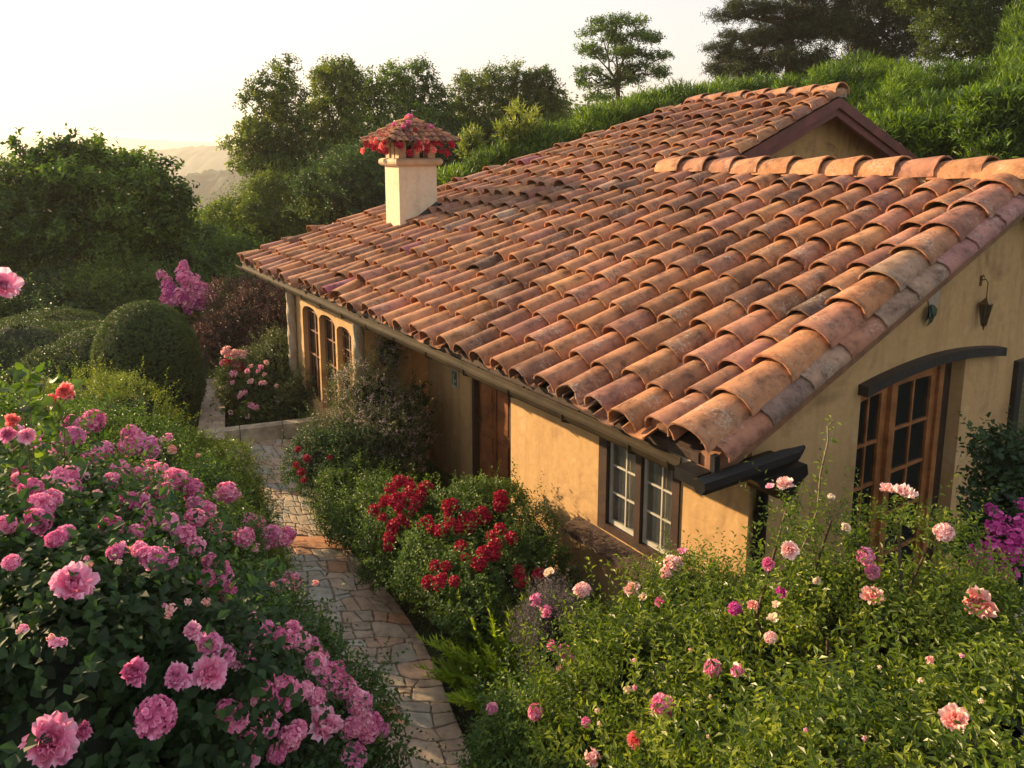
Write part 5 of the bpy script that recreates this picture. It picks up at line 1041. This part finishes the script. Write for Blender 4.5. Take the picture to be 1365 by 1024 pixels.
# lone tiered tree
tree('tiered_tree', 'lone tall tree with layered branches above the hedge on the skyline', (830, 150), 34, [(820, 32, 0, 1.1, 0.25), (855, 30, 0, .4, 0.28), (800, 45, 0, .9, 0.19), (840, 52, 0, 1.3, 0.22), (785, 65, 0, .6, 0.19), (815, 72, 0, 1.4, 0.19), (870, 75, 0, .8, 0.14), (785, 97, 0, .7, 0.17), (850, 92, 0, 1.2, 0.19), (885, 75, .5, .45, 0.10), (800, 115, 0, 1., 0.19), (830, 108, 0, 1.0, 0.22), (870, 100, 0, .7, 0.11), (775, 108, 0, .4, 0.11), (795, 132, 0, .8, 0.17)], M['g_tree'], 3000, (.12, .06), 7, .3, .11, seed=9, fork=.55, shell=(.3, 1.1), group='trees behind the roof')
# conifers
tree('cedar_tree', 'dark cedar with long level branches at the top edge', (1060, 130), 30, [(1000, 12, 0, 1.1, .22), (970, 22, 0, .8, .18), (1040, 20, 0, 1.4, .3), (1075, -15, 0, 1.6, .5), (1000, 50, 0, 1.1, .25), (960, 65, 0, .6, .18), (1040, 50, 0, 1.6, .35), (980, 75, 0, .9, .25), (1030, 80, 0, 1.5, .4), (950, 92, 0, .4, .15), (990, 98, 0, 1.2, .3), (1060, 95, 0, 1.5, .5), (1090, 40, 0, 1.3, .6), (1110, 0, 0, 1.2, .6), (1050, -40, 0, 1.6, .4)], M['g_conif'], 14000, (.10, .03), 10, .35, .2, seed=11, fork=.7, up=.1, shell=(.4, 1.1), cat='conifer')
tree('cedar_tree', 'second dark cedar behind the bright bamboo at the top edge', (1160, 120), 31, [(1150, 20, 0, 1.6, .6), (1190, -10, 0, 1.6, .7), (1120, 45, 0, 1.4, .5), (1170, 50, 0, 1.7, .6), (1220, 20, 0, 1.4, .8), (1130, 80, 0, 1.6, .6), (1200, 70, 0, 1.6, .7), (1150, -30, 0, 1.6, .6)], M['g_conif'], 10000, (.10, .035), 10, .35, .2, seed=12, fork=.7, up=.1, shell=(.4, 1.1), cat='conifer')
tree('oak_tree', 'olive-brown tree filling the top right corner', (1310, 130), 26, [(1250, 25, 0, 1.3, .8), (1300, 10, 0, 1.5, .9), (1350, 20, 0, 1.5, .9), (1280, 60, 0, 1.3, .8), (1330, 60, 0, 1.4, .9), (1380, 60, 0, 1.3, .9), (1240, -20, 0, 1.5, .9), (1330, -30, 0, 1.6, .9)], M['g_olive'], 10000, (.11, .05), 8, .3, .16, seed=13, fork=.55)
# hillside hedges behind the roof: upright blade-like shrubs
def bamboo(label, ells, tw, seed, leaf=(.17, .022), mat='g_hill', name='bamboo_clump', cat='bamboo'):
    return shrub(name, label, cat, ells, M[mat], tw, 7, leaf, .30, group='bright green clumps on the slope behind the roof', seed=seed, bk=9, bf=.42, clumpvar=.55, sprig=False, jit=.55, up=1.0, shell=(.8, 1.06), amp=.14, corek=.62, spread=.5, tpl=T_BL, stemr=.03)
seg = [(px, py + 18, Y, rx, rz) for px, py, Y, rx, rz in [(625, 240, 17.6, .8, .42), (680, 225, 18, .9, .7), (735, 205, 18.6, 1.0, .85), (790, 185, 19.2, 1.1, .9), (850, 165, 19.8, 1.1, .9), (910, 152, 20.2, 1.2, .9), (975, 142, 20.6, 1.2, .85), (1035, 138, 21, 1.2, .75)]]
lbl = ['lowest small clump of grass-like leaves right of the chimney', 'clump with tall pale shoots on the slope right of the chimney', 'rounded bright clump on the slope below the feathery trees', 'bright clump under the gap between the feathery and the lone tree', 'bright clump at the foot of the lone tree', 'bright clump on the slope right of the lone tree', 'clump on the slope below the tips of the cedar', 'clump touching the raised ridge of the roof under the cedar']
for i, (px, py, Y, rx, rz) in enumerate(seg): bamboo(lbl[i], [E(px - 20, py, Y, (rx * .8, rx * .8, rz)), E(px + 20, py - 4, Y + .3, (rx * .8, rx * .8, rz * .97))], 3600, 100 + i)
bamboo('pair of tall yellow-green shoots standing up between chimney and feathery trees', [E(672, 190, 18.2, (.12, .12, .5)), E(690, 175, 18.3, (.16, .16, .6)), E(708, 185, 18.5, (.22, .22, .6))], 420, 130, (.14, .03), 'g_yel')
bamboo('small pale shrub just right of the chimney cap', [E(628, 198, 19, (.25, .25, .35))], 300, 131, (.10, .035), 'g_yel')
bb = [((1110, 110, 19.5, 1.2, 1.0), 'large bright bamboo mound right above the raised gable'), ((1160, 90, 20, 1.3, 1.0), 'tallest bright bamboo mound left of the top right tree'), ((1210, 140, 18, 1.3, 1.1), 'bamboo mound behind the right slope of the raised gable'), ((1260, 110, 18.5, 1.4, 1.1), 'broad bamboo mound in the middle of the right slope'), ((1330, 120, 18, 1.4, 1.2), 'bamboo mound at the right edge below the olive-brown tree'), ((1300, 175, 15.5, 1.1, .75), 'lower bamboo mound in the shade above the near ridge'), ((1220, 195, 15.5, .8, .5), 'small leafy clump just beyond the maroon barge board'), ((1355, 185, 13.5, .7, .75), 'sunlit leafy clump at the right edge touching the near ridge')]
for i, ((px, py, Y, rx, rz), lb) in enumerate(bb):
    if i < 5: py += 42
    bamboo(lb, [E(px - 25, py, Y, (rx * .85, rx * .8, rz)), E(px + 25, py + 5, Y, (rx * .85, rx * .8, rz * .9)), E(px, py + 35, Y, (rx, rx * .8, rz * .8))], 6500, 140 + i, (.17, .022) if i < 6 else (.13, .03))
bw = [(1400, 150, 17, 1.5, 1.6), (1420, 60, 22, 1.8, 1.6)]
for i, (px, py, Y, rx, rz) in enumerate(bw): bamboo(['bamboo mound cut by the right edge beside the ridge', 'higher bamboo mound behind the right edge'][i], [E(px, py, Y, (rx, rx * .8, rz))], 2000, 160 + i)

# red flowering creeper on the chimney cap
cc = HL(cxm, cym, zc2); cr = empty('flowering_creeper', cc); tag(cr, 'red and pink flowers hanging round the tiled chimney cap', 'climber')
mb = MB(); r = np.random.default_rng(5); nL = 420; th = r.uniform(0, 6.28, nL); rr_ = np.sqrt(r.uniform(.15, 1, nL))
lx = np.clip(rr_ * np.cos(th) * 1.2, -1, 1) * .64; ly = np.clip(rr_ * np.sin(th) * 1.2, -1, 1) * .56; lz = .36 * (1 - np.maximum(np.abs(lx) / .62, np.abs(ly) / .54)) + .05
Pl = np.stack([lx, ly, lz], 1) @ Rh.T; put_leaves(mb, Pl, r.normal(size=(nL, 3)) * [1, 1, .5] + [0, 0, -.2], r.normal(0, .4, (nL, 3)) + [0, 0, 1], r.uniform(.05, .09, nL), r.uniform(.03, .06, nL), r.uniform(0, 1, nL)); mb.build('foliage', leaf_mat('creeper_leaf', (.16, .03, .04), (.28, .07, .07), (.22, .16, .10)), cr)
def cfl(lx, ly, lz, rad, pal): P = Rh @ np.array([lx, ly, lz]) + cc; blossom(cr, P, rad, random.choice(['gera', 'mini']) + str(random.randint(0, 2)), pal, nrm(P - cc + np.array([0, -.3, .3])))
for i in range(34):
    e = random.choice(['a', 'a', 'b']); t = random.uniform(-1, 1)
    if e == 'a': cfl(t * .60, -.52 - random.uniform(0, .05), random.uniform(-.17, .02), random.uniform(.035, .065), random.choice(['p_red', 'p_red', 'p_red', 'p_coral']))
    else: cfl(-.60 - random.uniform(0, .05), t * .5, random.uniform(-.14, .02), random.uniform(.035, .065), random.choice(['p_red', 'p_hot', 'p_coral']))
for i in range(6): a, b = random.uniform(-.45, .45), random.uniform(-.4, .1); cfl(a, b, .37 * (1 - max(abs(a) / .7, abs(b) / .62)) + .06, random.uniform(.035, .06), random.choice(['p_hot', 'p_coral', 'p_red']))
cfl(0, 0, .40, .07, 'p_hot'); cfl(-.07, -.05, .37, .05, 'p_coral')

# red flower basket under the eave by the pilaster
# ground cover of low leaves
def cover(name, n_, sel, leaf, mat, seed, zoff=.0, h=.12):
    r = np.random.default_rng(seed); P2 = sel(r, n_); cx_, hw_2 = path_x(P2[:, 1]); hx, hy = toH(P2); ok = ((np.abs(P2[:, 0] - cx_) > hw_2 * 1.02) | (P2[:, 1] > 12.0)) & ~((hx > .5) & (hy > -.0) & (hx < 8.4) & (hy < 11))
    up_ = (P2[:, 1] > 12) & (P2[:, 0] > W(262, 540, 13)[0]) & (P2[:, 0] < W(303, 540, 13)[0] ) & (P2[:, 1] < 17); ok &= ~up_
    P2 = P2[ok]; k = len(P2); z = gz(P2) + r.uniform(0, h, k); mb = MB(); s = r.uniform(.6, 1.2, k)
    put_leaves(mb, np.column_stack([P2, z]), r.normal(size=(k, 3)) * [1, 1, .6] + [0, 0, .35], r.normal(0, .5, (k, 3)) + [0, 0, 1], leaf[0] * s, leaf[1] * s, np.clip(r.normal(.4, .2, k) + .2 * np.sin(P2[:, 0] * 2) * np.sin(P2[:, 1] * 1.7), 0, 1)); tag(mb.build(name, mat), kind='stuff')
cover('ground_cover', 170000, lambda r, n_: np.column_stack([r.uniform(-9, 13, n_), r.uniform(1.0, 13, n_)]), (.05, .03), M['g_dark'], 1)
cover('undergrowth', 110000, lambda r, n_: np.column_stack([r.uniform(-22, 30, n_), 12 + 30 * r.random(n_) ** 1.3]), (.14, .06), M['g_tree'], 2, 0, .4)
cover('valley_foliage', 200000, lambda r, n_: np.column_stack([r.uniform(-110, 40, n_), r.uniform(46, 170, n_)]), (.38, .22), M['g_olive'], 3, 0, 2.5)

# ------------------------------------------------------------------ haze
mb = MB(); mb.box((-200, 1600, -25), (4400, 3300, 160)); m = bpy.data.materials.new('haze_air'); m.use_nodes = True; n = m.node_tree
for x in list(n.nodes):
    if x.type == 'BSDF_PRINCIPLED': n.nodes.remove(x)
pv = n.nodes.new('ShaderNodeVolumePrincipled'); pv.inputs['Color'].default_value = (.95, .92, .86, 1); pv.inputs['Density'].default_value = .0005; pv.inputs['Anisotropy'].default_value = .3
n.links.new(pv.outputs[0], n.nodes['Material Output'].inputs['Volume'])
o = mb.build('haze', m); tag(o, kind='stuff')
